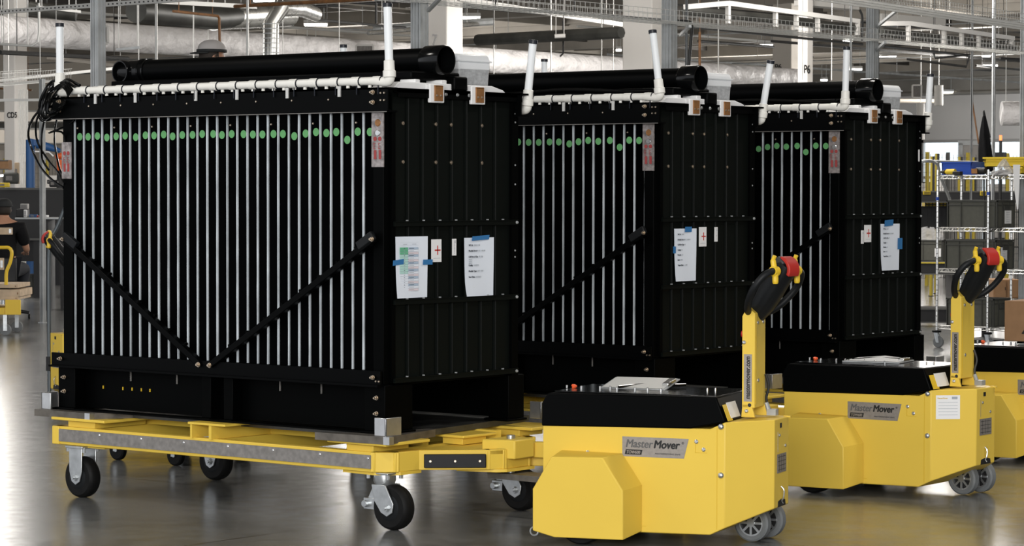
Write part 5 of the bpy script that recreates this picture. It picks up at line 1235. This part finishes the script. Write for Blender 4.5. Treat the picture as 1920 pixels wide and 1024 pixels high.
def guard(px0, px1, pyt, Z, label, mtl='line_yellow'):
    a = at(px0, 300, Z); w = (px1-px0)*Z/FPX; r = empty('guard_post', (a.x+0.0, a.y, 0)); zt_ = at(px0, pyt, Z).z
    MB().box(0, w*0.8, 0, w*0.8, 0, zt_).build('post', mtl, r); MB().box(-0.01, w*0.8+0.01, -0.01, w*0.8+0.01, 0, 0.01).build('base', 'dark_pipe', r)
    MB().box(w*0.8, w*0.8+0.02, 0, w*0.8, zt_*0.5, zt_).build('sensor_strip', 'dark_pipe', r)
    tag(r, label, 'post')
guard(1744, 1750, 293, 38, 'tall yellow guard post left of the wire rack'); guard(1753, 1759, 288, 39, 'yellow guard post just behind the left rack post')
guard(1796, 1803, 294, 40, 'yellow guard post behind the blue bin'); guard(1823, 1829, 295, 40, 'yellow guard post between the blue bin and the yellow bins')
guard(40, 44, 302, 44, 'yellow guard post at far left beside the lettered column'); guard(57, 61, 302, 44, 'yellow guard post under the blue robot arm')
# grey pipe frame behind the rack with curved handle (push cart)
pc = empty('push_cart', tuple(at(1790, 560, 27.5).xy)+(0,)); o = pc.location
P = [at(1722, 303, 27), at(1745, 302, 27), at(1758, 309, 27.2), at(1763, 330, 27.3), at(1780, 372, 27.6), at(1800, 430, 28)]
MB().tube([q-o for q in catmull(P, 5)]+[Vector((at(1815, 470, 28.2).x-o.x, at(1815, 470, 28.2).y-o.y, 0.1))], 0.016, 8).build('handle_tube', 'galv', pc)
MB().tube([at(1722, 302, 27)-o, at(1850, 305, 27.8)-o], 0.014, 8).build('cross_tube', 'galv', pc); tag(pc, 'grey tube push cart handle curving behind the wire rack', 'cart')
# grey machine frame with glass, far right
def cabinet(px0, px1, pyt, pyb, Z, dep, mtl, label, cat='machine', name='machine_cabinet', extra=None, z0=None):
    a, b = at(px0, pyb, Z), at(px1, pyb, Z); w = (b-a).dot(_R); zt_ = at(px0, pyt, Z).z; zb = max(0, a.z) if z0 is None else z0
    r = empty(name, ((a.x+b.x)/2, (a.y+b.y)/2, zb), YAW); h = zt_-zb
    MB().box(-w/2, w/2, 0, dep, 0, h).build('housing', mtl, r, bevel=min(0.01, h*0.1))
    if extra == 'frame':
        t = 0.05; MB().box(-w/2-t, w/2+t, -0.05, 0, h-t, h+t).box(-w/2-t, -w/2+t, -0.05, 0, 0, h).box(w/2-t, w/2+t, -0.05, 0, 0, h).box(-w/2, w/2, -0.05, 0, -0.0, t).build('frame', 'galv', r)
    elif extra == 'door':
        MB().box(-w*0.42, -w*0.03, -0.012, 0, h*0.08, h*0.92).box(w*0.03, w*0.42, -0.012, 0, h*0.08, h*0.92).build('door', mtl, r); MB().box(-w*0.06, -w*0.045, -0.03, -0.012, h*0.45, h*0.6).build('handle', 'dark_pipe', r)
    elif extra == 'rail':
        MB().box(-w/2, w/2, -0.02, 0, h-min(.03, h*.12), h).box(-w/2, w/2, -0.02, 0, 0.0, min(.03, h*.08)).build('edge_rail', 'fence_mesh', r)
    elif extra == 'slots':
        m = MB()
        for i in range(6): m.box(-w*0.4, w*0.4, -0.008, 0, h*(0.15+0.12*i), h*(0.19+0.12*i))
        m.build('vent_slot', 'dark_pipe', r)
    elif extra == 'grid':
        m = MB()
        for i in range(7): m.box(-w/2+w*i/6-0.006, -w/2+w*i/6+0.006, -0.012, 0, 0, h)
        for i in range(4): m.box(-w/2, w/2, -0.012, 0, h*i/3-0.006*(i > 0), h*i/3+0.008)
        m.build('grid_bars', 'dark_pipe', r)
    return tag(r, label, cat)
cabinet(1800, 1838, 268, 330, 60, 0.3, 'window_frame', 'grey framed machine window far behind the blue bin', extra='frame', z0=0.0)
cabinet(1722, 1925, 358, 380, 36, 0.8, 'bench_black', 'long black conveyor bed behind the second shelf of the rack', 'conveyor', 'conveyor_bed', 'rail')
cabinet(1735, 1775, 375, 387.8, 37.1, 0.3, 'yellow_bin', 'yellow mesh box left of the green tote on the second shelf', 'box', 'machine_cabinet', 'grid')
cabinet(1731, 1745, 358, 365, 35.95, 0.04, 'yellow_bin', 'tiny yellow part on the black conveyor at the right', 'part', 'yellow_block', 'slots')
cabinet(1838, 1850, 358, 367, 35.95, 0.04, 'yellow_bin', 'small yellow block above the tote on the second shelf', 'part', 'yellow_block', 'slots')
cabinet(1722, 1775, 388, 430, 37, 0.6, 'bench_black', 'black machine with grey legs left of the wire rack', extra='grid')
cabinet(1722, 1960, 536, 600, 39, 0.6, 'bench_black', 'low black machine plinth behind the bottom shelf', extra='rail', z0=0.0) if False else None
cabinet(1700, 1800, 490, 515, 33, 0.7, 'bench_black', 'black bench with yellow edge left behind the wire rack', 'bench', 'low_bench', 'rail')
lb_ = [o for o in D.objects if o.name.startswith('low_bench')][0]
for q in (-0.28, 0.28): MB().box(q-0.025, q+0.025, 0.1, 0.6, -lb_.location.z, 0).build('leg', 'bench_black', lb_)
MB().box(-0.33, 0.33, -0.03, -0.02, 0.14, 0.155).build('edge_strip', 'line_yellow', lb_)
cabinet(1690, 1790, 577, 606, 29.5, 0.4, 'bench_black', 'low black plinth on the floor left behind the wire rack', 'plinth', 'low_plinth', 'rail')
cabinet(1862, 1912, 524, 560, 27.6, 0.4, 'card', 'dark brown carton behind the bottom of the wire rack', 'box', 'cardboard_box', 'door')
cabinet(1860, 1900, 345, 358, 46, 0.5, 'grey_machine', 'grey machine casing behind the yellow bins', extra='slots', z0=0.0)
cabinet(1770, 1810, 333, 360, 46, 0.5, 'grey_machine', 'grey meshed machine casing behind the top shelf', extra='grid', z0=0.0)
cabinet(1902, 1925, 332, 360, 44, 0.5, 'column_bright', 'pale tiled casing at the right edge behind the rack', extra='grid', z0=0.0)
cabinet(1726, 1760, 342, 358, 48, 0.5, 'column_bright', 'pale low casing beside the left rack post', extra='grid', z0=0.0)
r = empty('plastic_wrap_pile', at(1740, 450, 33.4)); vs = []; fs = []; K = 14; J = 6
for j in range(J):
    for i in range(K):
        f = j/(J-1); rr = 0.20*math.cos(f*1.4)*(0.8+.4*random.random()); vs.append((rr*math.cos(2*PI*i/K), rr*math.sin(2*PI*i/K)*.6, -0.02+0.17*math.sin(f*1.5)*(0.85+.3*random.random())))
for j in range(J-1):
    for i in range(K): fs.append((j*K+i, j*K+(i+1) % K, (j+1)*K+(i+1) % K, (j+1)*K+i))
MB().add(vs, fs).build('film', 'plastic_film', r, smooth=False); tag(r, 'heap of crumpled clear film left of the wire rack', 'plastic film')
# ------------------------------------------------------------------ left workstation
mbd = cabinet(-60, 126, 352, 400, 37, 0.9, 'bench_black', 'long black machine bed behind the seated worker', 'machine', 'machine_bed', 'rail', z0=0.80)
for q in (-0.62, -0.1, 0.25, 0.62): MB().box(q-0.04, q+0.04, 0.05, 0.13, -0.8, 0.0).build('leg', 'bench_black', mbd)
MB().box(-0.65, 0.2, 0.3, 0.36, -0.30, 0.0).build('apron', 'bench_black', mbd)
cabinet(28, 126, 408, 411, 33, 0.7, 'galv', 'grey worktop with small tools beside the seated worker', 'bench', 'worktop', None)
wt = [o for o in D.objects if o.name.startswith('worktop')][0]
for q in (0.05, 0.24): MB().box(q-0.02, q+0.02, 0.1, 0.6, -wt.location.z, 0).build('leg', 'bench_black', wt)
for px, Z in ((52, 33), (118, 33)):
    pass
cabinet(30, 50, 392, 407.6, 33.2, 0.2, 'bench_black', 'black instrument with a white faced front by the worker', 'instrument', 'instrument_box', 'slots')
cabinet(44, 50, 393, 407.6, 33.13, 0.05, 'white_plastic', 'white connector plate beside the black instrument', 'instrument', 'connector_plate', 'slots')
cabinet(38, 52, 382, 392, 33.25, 0.1, 'grey_machine', 'small grey panel above the black instrument', 'instrument', 'control_panel', 'slots')
cabinet(85, 118, 329, 350, 44, 0.4, 'column_bright', 'white cabinet under the orange robot', extra='door', z0=0.0)
cabinet(-40, 130, 240, 270, 56, 1.2, 'beige_duct', 'beige rectangular duct run behind the blue robot arm', 'duct', 'air_duct', 'rail')
cabinet(-40, 130, 207, 229, 58, 1.0, 'column_paint', 'pale beam box above the beige duct run at left', 'beam', 'boxed_beam', 'rail')
cabinet(-40, 130, 229, 240, 60, 0.5, 'dark_duct', 'dark gap band between pale beam and beige duct', 'beam', 'dark_beam', 'rail')  # no beam: dark box put in for the shade of the gap
cabinet(-40, 130, 282, 352, 58, 0.5, 'wall_side', 'grey backdrop wall panel behind the robots', 'panel', 'partition_panel', 'door', z0=0.0)
cabinet(-10, 16, 300, 318, 43, 0.3, 'card', 'tan board at the far left edge under the lettered column', 'panel', 'tan_board', 'rail')
tag(MB().bar(at(-5, 330, 42), at(34, 327, 42), 0.06, 0.03).build('tube_lamp', 'lamp_lens'), 'lit white tube lamp at the far left edge', 'lamp')
for i, px in enumerate((36, 39, 42, 45, 49, 52)):
    q = at(px, 250, 42.5); tag(MB().cyl((q.x, q.y, 0.0), (q.x, q.y, at(px, 168, 42.5).z), 0.007, 6).build('riser_tube', 'galv_light'), 'thin pale vertical tube beside the lettered column', 'tube', 'thin tubes beside the lettered column')
r = empty('robot_arm', tuple(at(57, 300, 41).xy)+(0,)); o = r.location
MB().cyl((0, 0, 0), at(57, 262, 41)-o, 0.07, 14).build('column', 'robot_blue', r)
MB().bar(at(52, 265, 41)-o, at(78, 270, 41)-o, 0.08, 0.10).build('shoulder', 'robot_blue', r, bevel=0.01)
MB().tube([at(70, 270, 41)-o, at(98, 278, 41)-o, at(113, 283, 41)-o], [0.075, 0.055, 0.03], 14).build('upper_arm', 'robot_blue', r)
MB().tube([at(48, 282, 41)-o, at(60, 284, 41)-o, at(92, 285, 41)-o, at(100, 293, 41)-o], 0.012, 6).build('hose', 'white_plastic', r); tag(r, 'blue robot arm reaching right behind the black cables', 'robot arm')
r = empty('robot_arm', tuple(at(113, 345, 42).xy)+(0,)); o = r.location
MB().tube([(0, 0, 0), (0, 0, at(113, 320, 42).z)], [0.12, 0.05], 14).build('pedestal', 'bench_black', r)
MB().tube([at(113, 320, 42)-o, at(112, 300, 42)-o], 0.05, 12).build('lower_arm', 'robot_orange', r); MB().tube([at(104, 294, 42)-o, at(122, 291, 42)-o], [0.04, 0.055], 12).build('upper_arm', 'robot_orange', r, bevel=0.01)
tag(r, 'small orange robot arm beside the notice strip of the nearest module', 'robot arm')
# small things on the worktop and the machine bed
for (px, py, Z, w, h, mt_, nm, lb, ct) in ((62, 407.6, 33.15, .10, .035, 'robot_blue', 'hand_tool', 'small blue hand tool on the worktop beside the black instrument', 'tool'), (76, 407.6, 33.15, .10, .025, 'red_plastic', 'hand_tool', 'small red hand tool on the worktop by the slim strut post', 'tool'),
        (86, 407.6, 33.15, .05, .03, 'white_plastic', 'hand_tool', 'small white tool at the right end of the worktop', 'tool'), (100, 351, 36.8, .12, .10, 'bench_black', 'machine_clamp', 'black clamp on the machine bed near the orange robot', 'machine part'),
        (92, 345, 36.9, .06, .06, 'bench_black', 'camera_unit', 'small black camera unit before the white cabinet', 'camera'), (6, 351, 36.0, .16, .06, 'yellow_bin', 'yellow_block', 'yellow block on the machine bed at the left edge', 'part'),
        (20, 345, 36.9, .22, .16, 'tote_dark', 'parts_tray', 'dark parts tray on the machine bed at far left', 'tray'), (31, 345, 37.0, .06, .30, 'wood', 'wooden_upright', 'pale upright board on the machine bed at far left', 'board')):
    p_ = at(px, py, Z); r = empty(nm, p_, YAW); MB().box(-w/2, w/2, 0, .08, 0, h).build('body', mt_, r, bevel=min(w, h)*.2)
    MB().box(-w*.3, w*.1, -.01, 0.0, h*.3, h*.7).build('front_detail', 'rub_strip', r); tag(r, lb, ct)
# tote under the bench, pallet jack with wood
q0, q1 = on_z(50, 553, 0), on_z(84, 556, 0); 
q0.x -= 0.07; r = tote(q0.x, q0.x+0.26, q0.y, q0.y+0.20, 0.0, 0.30, 'dark green tote standing on the floor beside the seated worker', group='green totes on the floor')
pj = empty('yellow_pallet_cart', tuple(on_z(10, 630, 0).xy)+(0,), YAW); Zp = (pj.location-_O).dot(_F); o = pj.location
def lp(px, py): v = at(px, py, Zp)-o; return Vector((v.dot(_R), 0, v.z))
MB().tube(catmull([lp(-30, 465), lp(6, 464), lp(18, 465), lp(23, 474), lp(20, 492), lp(13, 510), lp(12, 534)], 5), 0.018, 12).build('push_handle', 'yellow_plastic', pj)
a, b = lp(-60, 583), lp(14, 590); MB().box(a.x, lp(10, 580).x, -0.02, 0.8, b.z, lp(0, 577).z).build('chassis', 'yellow_plastic', pj, bevel=0.004)
a, b = lp(11, 590), lp(40, 562); MB().box(a.x, b.x, -0.03, -0.01, a.z, b.z).build('corner_plate', 'yellow_plastic', pj, bevel=0.003)
for x in (lp(-40, 590).x, lp(8, 590).x):
    for y in (0.05, 0.7):
        MB().lathe((x, y, 0.06), (0, 1, 0), [(0, .03), (0, .055), (.004, .06), (.03, .06), (.034, .055), (.034, .03)], 20).build('caster_wheel', 'grey_rubber', pj); MB().box(x-0.02, x+0.02, y-0.006, y, 0.05, b.z-0.1).build('caster_fork', 'zinc', pj)
tag(pj, 'yellow pallet cart with a tube handle cut by the left edge', 'cart')
for i, (x1, y0, y1, mt_, lb) in enumerate(((35, 556, 562, 'wood', 'lowest wooden slat on the yellow pallet cart'), (38, 543, 556, 'wood', 'thick pale timber block on the yellow pallet cart'), (34, 533, 540, 'wood', 'topmost thin timber slat on the yellow pallet cart'))):
    a, b = lp(-60, y1), lp(x1, y0); w = empty('timber_slat', o+_R*((a.x+b.x)/2)+Vector((0, 0, a.z)), YAW)
    MB().box(-(b.x-a.x)/2, (b.x-a.x)/2, 0.0, 0.7, 0, b.z-a.z).build('board', mt_, w, bevel=0.002)
    MB().box((b.x-a.x)/2-0.03, (b.x-a.x)/2-0.02, -0.001, 0.0, (b.z-a.z)*0.3, (b.z-a.z)*0.6).build('knot', 'rust_pipe', w); tag(w, lb, 'timber', 'timber on the pallet cart')
wb_ = [(0, 427, 22, 440, 'pale wooden block held before the seated worker'), (0, 484, 6, 506, 'small pale wooden block below the seated worker')]
for x0, y0, x1, y1, lb in wb_:
    a, b = at(x0-8, y1, 29.6), at(x1, y0, 29.6); w = empty('wooden_block', a, YAW); ww = (b-a).dot(_R)
    MB().box(0, ww, 0, 0.06, 0, b.z-a.z).build('block', 'wood', w, bevel=0.002)
    MB().box(ww-0.03, ww-0.004, -0.004, 0.0, (b.z-a.z)*0.2, (b.z-a.z)*0.8).build('hinge_plate', 'zinc', w); tag(w, lb, 'wooden block')
# ------------------------------------------------------------------ people (skinned from joints)
def skin(name, pts, edges, radii, material, parent, sub=2, root_i=0):
    me = D.meshes.new(name); me.from_pydata([tuple(p) for p in pts], edges, []); me.update()
    o = D.objects.new(name, me); COL.objects.link(o)
    s = o.modifiers.new('skin', 'SKIN'); s.use_smooth_shade = True
    sv = me.skin_vertices[0].data
    for i, r in enumerate(radii): sv[i].radius = (r, r) if not isinstance(r, tuple) else r; sv[i].use_root = (i == root_i)
    u = o.modifiers.new('sub', 'SUBSURF'); u.levels = sub; u.render_levels = sub
    bpy.context.view_layer.update()
    m2 = D.meshes.new_from_object(o.evaluated_get(bpy.context.evaluated_depsgraph_get())); D.objects.remove(o)
    for p in m2.polygons: p.use_smooth = True
    m2.materials.clear(); m2.materials.append(M[material]); o = D.objects.new(name, m2); COL.objects.link(o); o.parent = parent; return o
def head_mesh(name, c, face, parent, material='skin', s=1.0):
    # head with brow, nose, chin; face = horizontal facing direction
    f = Vector(face).normalized(); r = Vector((f.y, -f.x, 0)); u = Vector((0, 0, 1)); vs = []; fs = []; J, K = 14, 20
    for j in range(J+1):
        th = PI*j/J; z = math.cos(th)*0.118; rr = math.sin(th)
        for i in range(K):
            a = 2*PI*i/K; x = math.cos(a); y = math.sin(a)       # x toward the face
            dx = 0.096*rr*x; dy = 0.076*rr*y*(1-0.22*max(0, -z/0.118)); zz = z
            if x > 0.75 and -0.045 < z < 0.015: dx += 0.020*(x-0.75)/0.25*(1-abs(z+0.02)/0.04)
            if x > 0.6 and z < -0.07: dx += 0.012
            vs.append(Vector(c)+(f*dx+r*dy+u*zz)*s)
    for j in range(J):
        for i in range(K): fs.append((j*K+i, j*K+(i+1) % K, (j+1)*K+(i+1) % K, (j+1)*K+i))
    return vs, fs
def person(root_loc, rz, pose, label, top, bottom, capm, seated):
    r = empty('person', root_loc, rz); V = Vector; P = pose
    body_pts = ['pelvis', 'belly', 'chest', 'neckb', 'neck', 'headc', 'lsh', 'lel', 'lwr', 'rsh', 'rel', 'rwr', 'lhip', 'lkn', 'lan', 'lto', 'rhip', 'rkn', 'ran', 'rto']
    ix = {n: i for i, n in enumerate(body_pts)}
    E_ = [('pelvis', 'belly'), ('belly', 'chest'), ('chest', 'neckb'), ('neckb', 'neck'), ('neck', 'headc'), ('neckb', 'lsh'), ('lsh', 'lel'), ('lel', 'lwr'), ('neckb', 'rsh'), ('rsh', 'rel'), ('rel', 'rwr'), ('pelvis', 'lhip'), ('lhip', 'lkn'), ('lkn', 'lan'), ('lan', 'lto'), ('pelvis', 'rhip'), ('rhip', 'rkn'), ('rkn', 'ran'), ('ran', 'rto')]
    R_ = dict(pelvis=.13, belly=.125, chest=.14, neckb=.09, neck=.055, headc=.06, lsh=.06, lel=.042, lwr=.028, rsh=.06, rel=.042, rwr=.028, lhip=.09, lkn=.06, lan=.04, lto=.035, rhip=.09, rkn=.06, ran=.04, rto=.035)
    # hands: palm and five fingers each side, same continuous skin
    pts = [P[n] for n in body_pts]; rad = [R_[n] for n in body_pts]; edges = [(ix[a], ix[b]) for a, b in E_]
    for sd in ('l', 'r'):
        w, e = V(P[sd+'wr']), V(P[sd+'el']); d = (w-e).normalized(); sp = d.cross(V((0, 0, 1)))
        sp = sp.normalized() if sp.length > 0.1 else V((1, 0, 0)); n = sp.cross(d)
        pts.append(w+d*0.06); rad.append((.034, .018)); pi_ = len(pts)-1; edges.append((ix[sd+'wr'], pi_))
        for q, (o_, L) in enumerate(((-.030, .068), (-.011, .078), (.009, .074), (.027, .060))):
            b0 = w+d*0.092+sp*o_; m0 = b0+d*L*0.5-n*0.008; t0 = b0+d*L-n*0.028
            k0 = len(pts); pts += [b0, m0, t0]; rad += [.009, .008, .007]; edges += [(pi_, k0), (k0, k0+1), (k0+1, k0+2)]
        k0 = len(pts); s_ = -1
        pts += [w+d*0.045+sp*s_*0.036-n*0.01, w+d*0.080+sp*s_*0.056-n*0.018]; rad += [.011, .009]; edges += [(pi_, k0), (k0, k0+1)]
    skin('body', pts, edges, rad, 'skin', r)
    vs, fs = head_mesh('head', P['headc'], P['face'], r); hd_ = MB().add(vs, fs).build('head', 'skin', r, angle=80)
    f = V(P['face']).normalized(); rr_ = V((f.y, -f.x, 0)); c = V(P['headc'])
    for s in (-1, 1):
        MB().lathe(c+rr_*0.030*s+f*0.082+V((0, 0, 0.012)), f, [(0, .011), (.006, .009), (.009, .003)], 10).build('eye', 'white_plastic', hd_)
        MB().lathe(c+rr_*0.074*s-f*0.005+V((0, 0, -0.01)), rr_*s, [(-.01, .022), (.004, .026), (.008, .018)], 12).build('ear', 'skin', hd_)
    MB().bar(c+f*0.085-rr_*0.022+V((0, 0, -.062)), c+f*0.085+rr_*0.022+V((0, 0, -.062)), .012, .008).build('mouth', 'red_plastic', hd_)
    # hair
    m = MB(); vs = []; fs = []; K = 20
    for j in range(6):
        th = 0.75+j*0.28; 
        for i in range(K+1):
            a = PI*0.42+ (2*PI-PI*0.84)*i/K; vs.append(c+(f*math.cos(a)*0.102+rr_*math.sin(a)*0.083)*math.sin(th)+V((0, 0, 0.118*math.cos(th)*1.02)))
    for j in range(5):
        for i in range(K): q = j*(K+1)+i; fs.append((q, q+1, q+K+2, q+K+1))
    h_ = m.add(vs, fs).build('hair', 'hair', r, normals=False); sm_ = h_.modifiers.new('thick', 'SOLIDIFY'); sm_.thickness = 0.012
    # cap: crown, band, brim
    vs = []; fs = []; K = 24; J = 6
    for j in range(J+1):
        th = PI/2*j/J
        for i in range(K): a = 2*PI*i/K; vs.append(c+(f*math.cos(a)*0.112+rr_*math.sin(a)*0.092)*math.cos(th)+V((0, 0, 0.045+0.083*math.sin(th)**0.8)))
    for j in range(J):
        for i in range(K): fs.append((j*K+i, j*K+(i+1) % K, (j+1)*K+(i+1) % K, (j+1)*K+i))
    cp_ = MB().add(vs, fs).build('cap', capm[0], r, angle=80)
    bd = MB(); bd.lathe(c+V((0, 0, 0.028)), (0, 0, 1), [(0, .001), (0, .001)], 8) if False else None
    vs = []; fs = []
    for j, z in enumerate((0.030, 0.052)):
        for i in range(K): a = 2*PI*i/K; vs.append(c+(f*math.cos(a)*0.114+rr_*math.sin(a)*0.094)+V((0, 0, z)))
    for i in range(K): fs.append((i, (i+1) % K, K+(i+1) % K, K+i))
    b_ = MB().add(vs, fs).build('cap_band', capm[1], cp_, normals=False); sm_ = b_.modifiers.new('thick', 'SOLIDIFY'); sm_.thickness = 0.006
    bf = f*P.get('brim', 1)
    pts2 = []
    m = MB(); vs = []; K = 10
    for i in range(K+1):
        a = -1.1+2.2*i/K; vs += [c+(bf*math.cos(a)*0.108+rr_*math.sin(a)*0.090)+V((0, 0, 0.034)), c+(bf*(math.cos(a)*0.108+0.072*math.cos(a*1.2))+rr_*math.sin(a)*0.088)+V((0, 0, 0.022))]
    fs = [(2*i, 2*i+1, 2*i+3, 2*i+2) for i in range(K)]
    b_ = m.add(vs, fs).build('cap_brim', capm[1], cp_, normals=False); sm_ = b_.modifiers.new('thick', 'SOLIDIFY'); sm_.thickness = 0.006
    # shirt and trousers a little outside the body
    sh = ['pelvis', 'belly', 'chest', 'neckb', 'lsh', 'lmid', 'rsh', 'rmid']; Q = dict(P); Q['lmid'] = V(P['lsh']).lerp(V(P['lel']), .85); Q['rmid'] = V(P['rsh']).lerp(V(P['rel']), .85)
    skin('shirt', [Q[n] for n in sh], [(0, 1), (1, 2), (2, 3), (3, 4), (4, 5), (3, 6), (6, 7)], [.165, .16, .175, .135, .095, .072, .095, .072], top, r)
    tr = ['pelvis', 'lhip', 'lkn', 'lan', 'rhip', 'rkn', 'ran']
    skin('trousers', [Q[n] for n in tr], [(0, 1), (1, 2), (2, 3), (0, 4), (4, 5), (5, 6)], [.155, .115, .082, .064, .115, .082, .064], bottom, r)
    for sd in ('l', 'r'):
        a, b = V(P[sd+'an']), V(P[sd+'to']); d = V((b.x-a.x, b.y-a.y, 0)); zz = b.z-0.035
        MB().tube([V((a.x, a.y, a.z-0.035))-d*0.25, V((a.x, a.y, a.z-0.035))+d*0.35, V((b.x, b.y, b.z))+d*0.2], [.045, .05, .036], 12).build('shoe', 'rubber', r)
    return tag(r, label, 'person')
# seated worker, back to us (local +y away from camera)
wp = at(6, 560, 31); hz = at(10, 389, 31).z-0.02
V = Vector
pose = dict(pelvis=V((0, 0, hz-0.68)), belly=V((0, .03, hz-0.50)), chest=V((0, .06, hz-0.30)), neckb=V((0, .05, hz-0.17)), neck=V((0, .06, hz-0.10)), headc=V((0, .08, hz)),
            lsh=V((-.19, .04, hz-0.21)), lel=V((-.26, .14, hz-0.47)), lwr=V((-.20, .38, hz-0.50)), rsh=V((.19, .04, hz-0.21)), rel=V((.25, .14, hz-0.47)), rwr=V((.20, .38, hz-0.50)),
            lhip=V((-.10, .05, hz-0.70)), lkn=V((-.16, .44, hz-0.70)), lan=V((-.15, .36, 0.30)), lto=V((-.15, .50, 0.25)), rhip=V((.10, .05, hz-0.70)), rkn=V((.17, .44, hz-0.70)), ran=V((.16, .36, 0.30)), rto=V((.16, .50, 0.25)), face=V((-.5, 1, 0)))
ps = person((wp.x, wp.y, 0), YAW, pose, 'person in black shirt and dark cap seated with back turned at far left', 'cloth_black', 'jeans', ('cap_dark', 'cap_dark'), True)
st = empty('work_stool', (wp.x, wp.y, 0), YAW); zs_ = hz-0.86
MB().lathe((0, .02, zs_-0.06), (0, 0, 1), [(0, .17), (.02, .20), (.05, .20), (.06, .17)], 28).build('seat', 'bench_black', st)
MB().cyl((0, .02, 0.1), (0, .02, zs_-0.05), 0.025, 14).build('gas_column', 'zinc', st)
MB().tube([(0.24*math.cos(a*PI/12), .02+0.24*math.sin(a*PI/12), 0.24) for a in range(25)], 0.010, 8).build('foot_ring', 'zinc', st)
for i in range(5):
    a = i*2*PI/5; MB().tube([(0, .02, 0.12), (0.30*math.cos(a), .02+0.30*math.sin(a), 0.07)], [.025, .018], 10).build('leg', 'bench_black', st)
    MB().lathe((0.30*math.cos(a)-.012, .02+0.30*math.sin(a), 0.028), (1, 0, 0), [(0, .02), (.002, .028), (.022, .028), (.024, .02)], 14).build('caster', 'rubber', st)
MB().box(-0.20, 0.20, -0.235, -0.20, zs_+0.02, zs_+0.30).build('backrest', 'bench_black', st, bevel=0.015)
MB().bar((0, -0.05, zs_-0.03), (0, -0.225, zs_+0.10), 0.05, 0.015).build('back_arm', 'bench_black', st)
tag(st, 'black work stool under the seated worker at far left', 'stool')
# person on a work platform behind the nearest module, only the cap and forehead showing
zc = at(398, 97, 20.4).z; cpnt = at(397, 97, 20.4); pz = zc-0.035-1.62
pose = dict(pelvis=V((0, 0, .95)), belly=V((0, .0, 1.12)), chest=V((0, .0, 1.30)), neckb=V((0, 0, 1.44)), neck=V((0, 0, 1.51)), headc=V((0, .0, 1.62)),
            lsh=V((-.19, 0, 1.40)), lel=V((-.27, .06, 1.12)), lwr=V((-.22, .28, 1.02)), rsh=V((.19, 0, 1.40)), rel=V((.27, .06, 1.12)), rwr=V((.22, .28, 1.02)),
            lhip=V((-.10, 0, .90)), lkn=V((-.11, .02, .50)), lan=V((-.11, 0, .09)), lto=V((-.12, .15, .05)), rhip=V((.10, 0, .90)), rkn=V((.11, .02, .50)), ran=V((.11, 0, .09)), rto=V((.12, .15, .05)), face=V((0.8, 0.45, 0)), brim=-1)
for kk in pose:
    if kk not in ('face', 'brim'): pose[kk] = V((pose[kk].x, -pose[kk].y, pose[kk].z))
person((cpnt.x, cpnt.y, pz), YAW, pose, 'person in a grey cap with black band behind the nearest module', 'cloth_black', 'jeans', ('cap_grey', 'cap_dark'), False)
pf = empty('work_platform', (cpnt.x, cpnt.y, 0), YAW)
MB().box(-0.45, 0.45, -0.35, 0.35, pz-0.05, pz-0.003).build('deck', 'galv', pf)
for x in (-0.42, 0.42):
    for y in (-0.32, 0.32): MB().box(x-0.02, x+0.02, y-0.02, y+0.02, 0, pz-0.05).build('leg', 'galv', pf)
for i in range(1, 4): MB().box(-0.40, 0.40, 0.35+0.2*(3-i), 0.55+0.2*(3-i), pz*i/4-0.02, pz*i/4).build('step', 'galv', pf)
for x in (-0.42, 0.42): MB().bar((x, 0.33, pz-0.05), (x, 1.0, 0.02), 0.03, 0.05).build('stringer', 'galv', pf)
tag(pf, 'steel work platform hidden behind the nearest module under the capped person', 'platform')
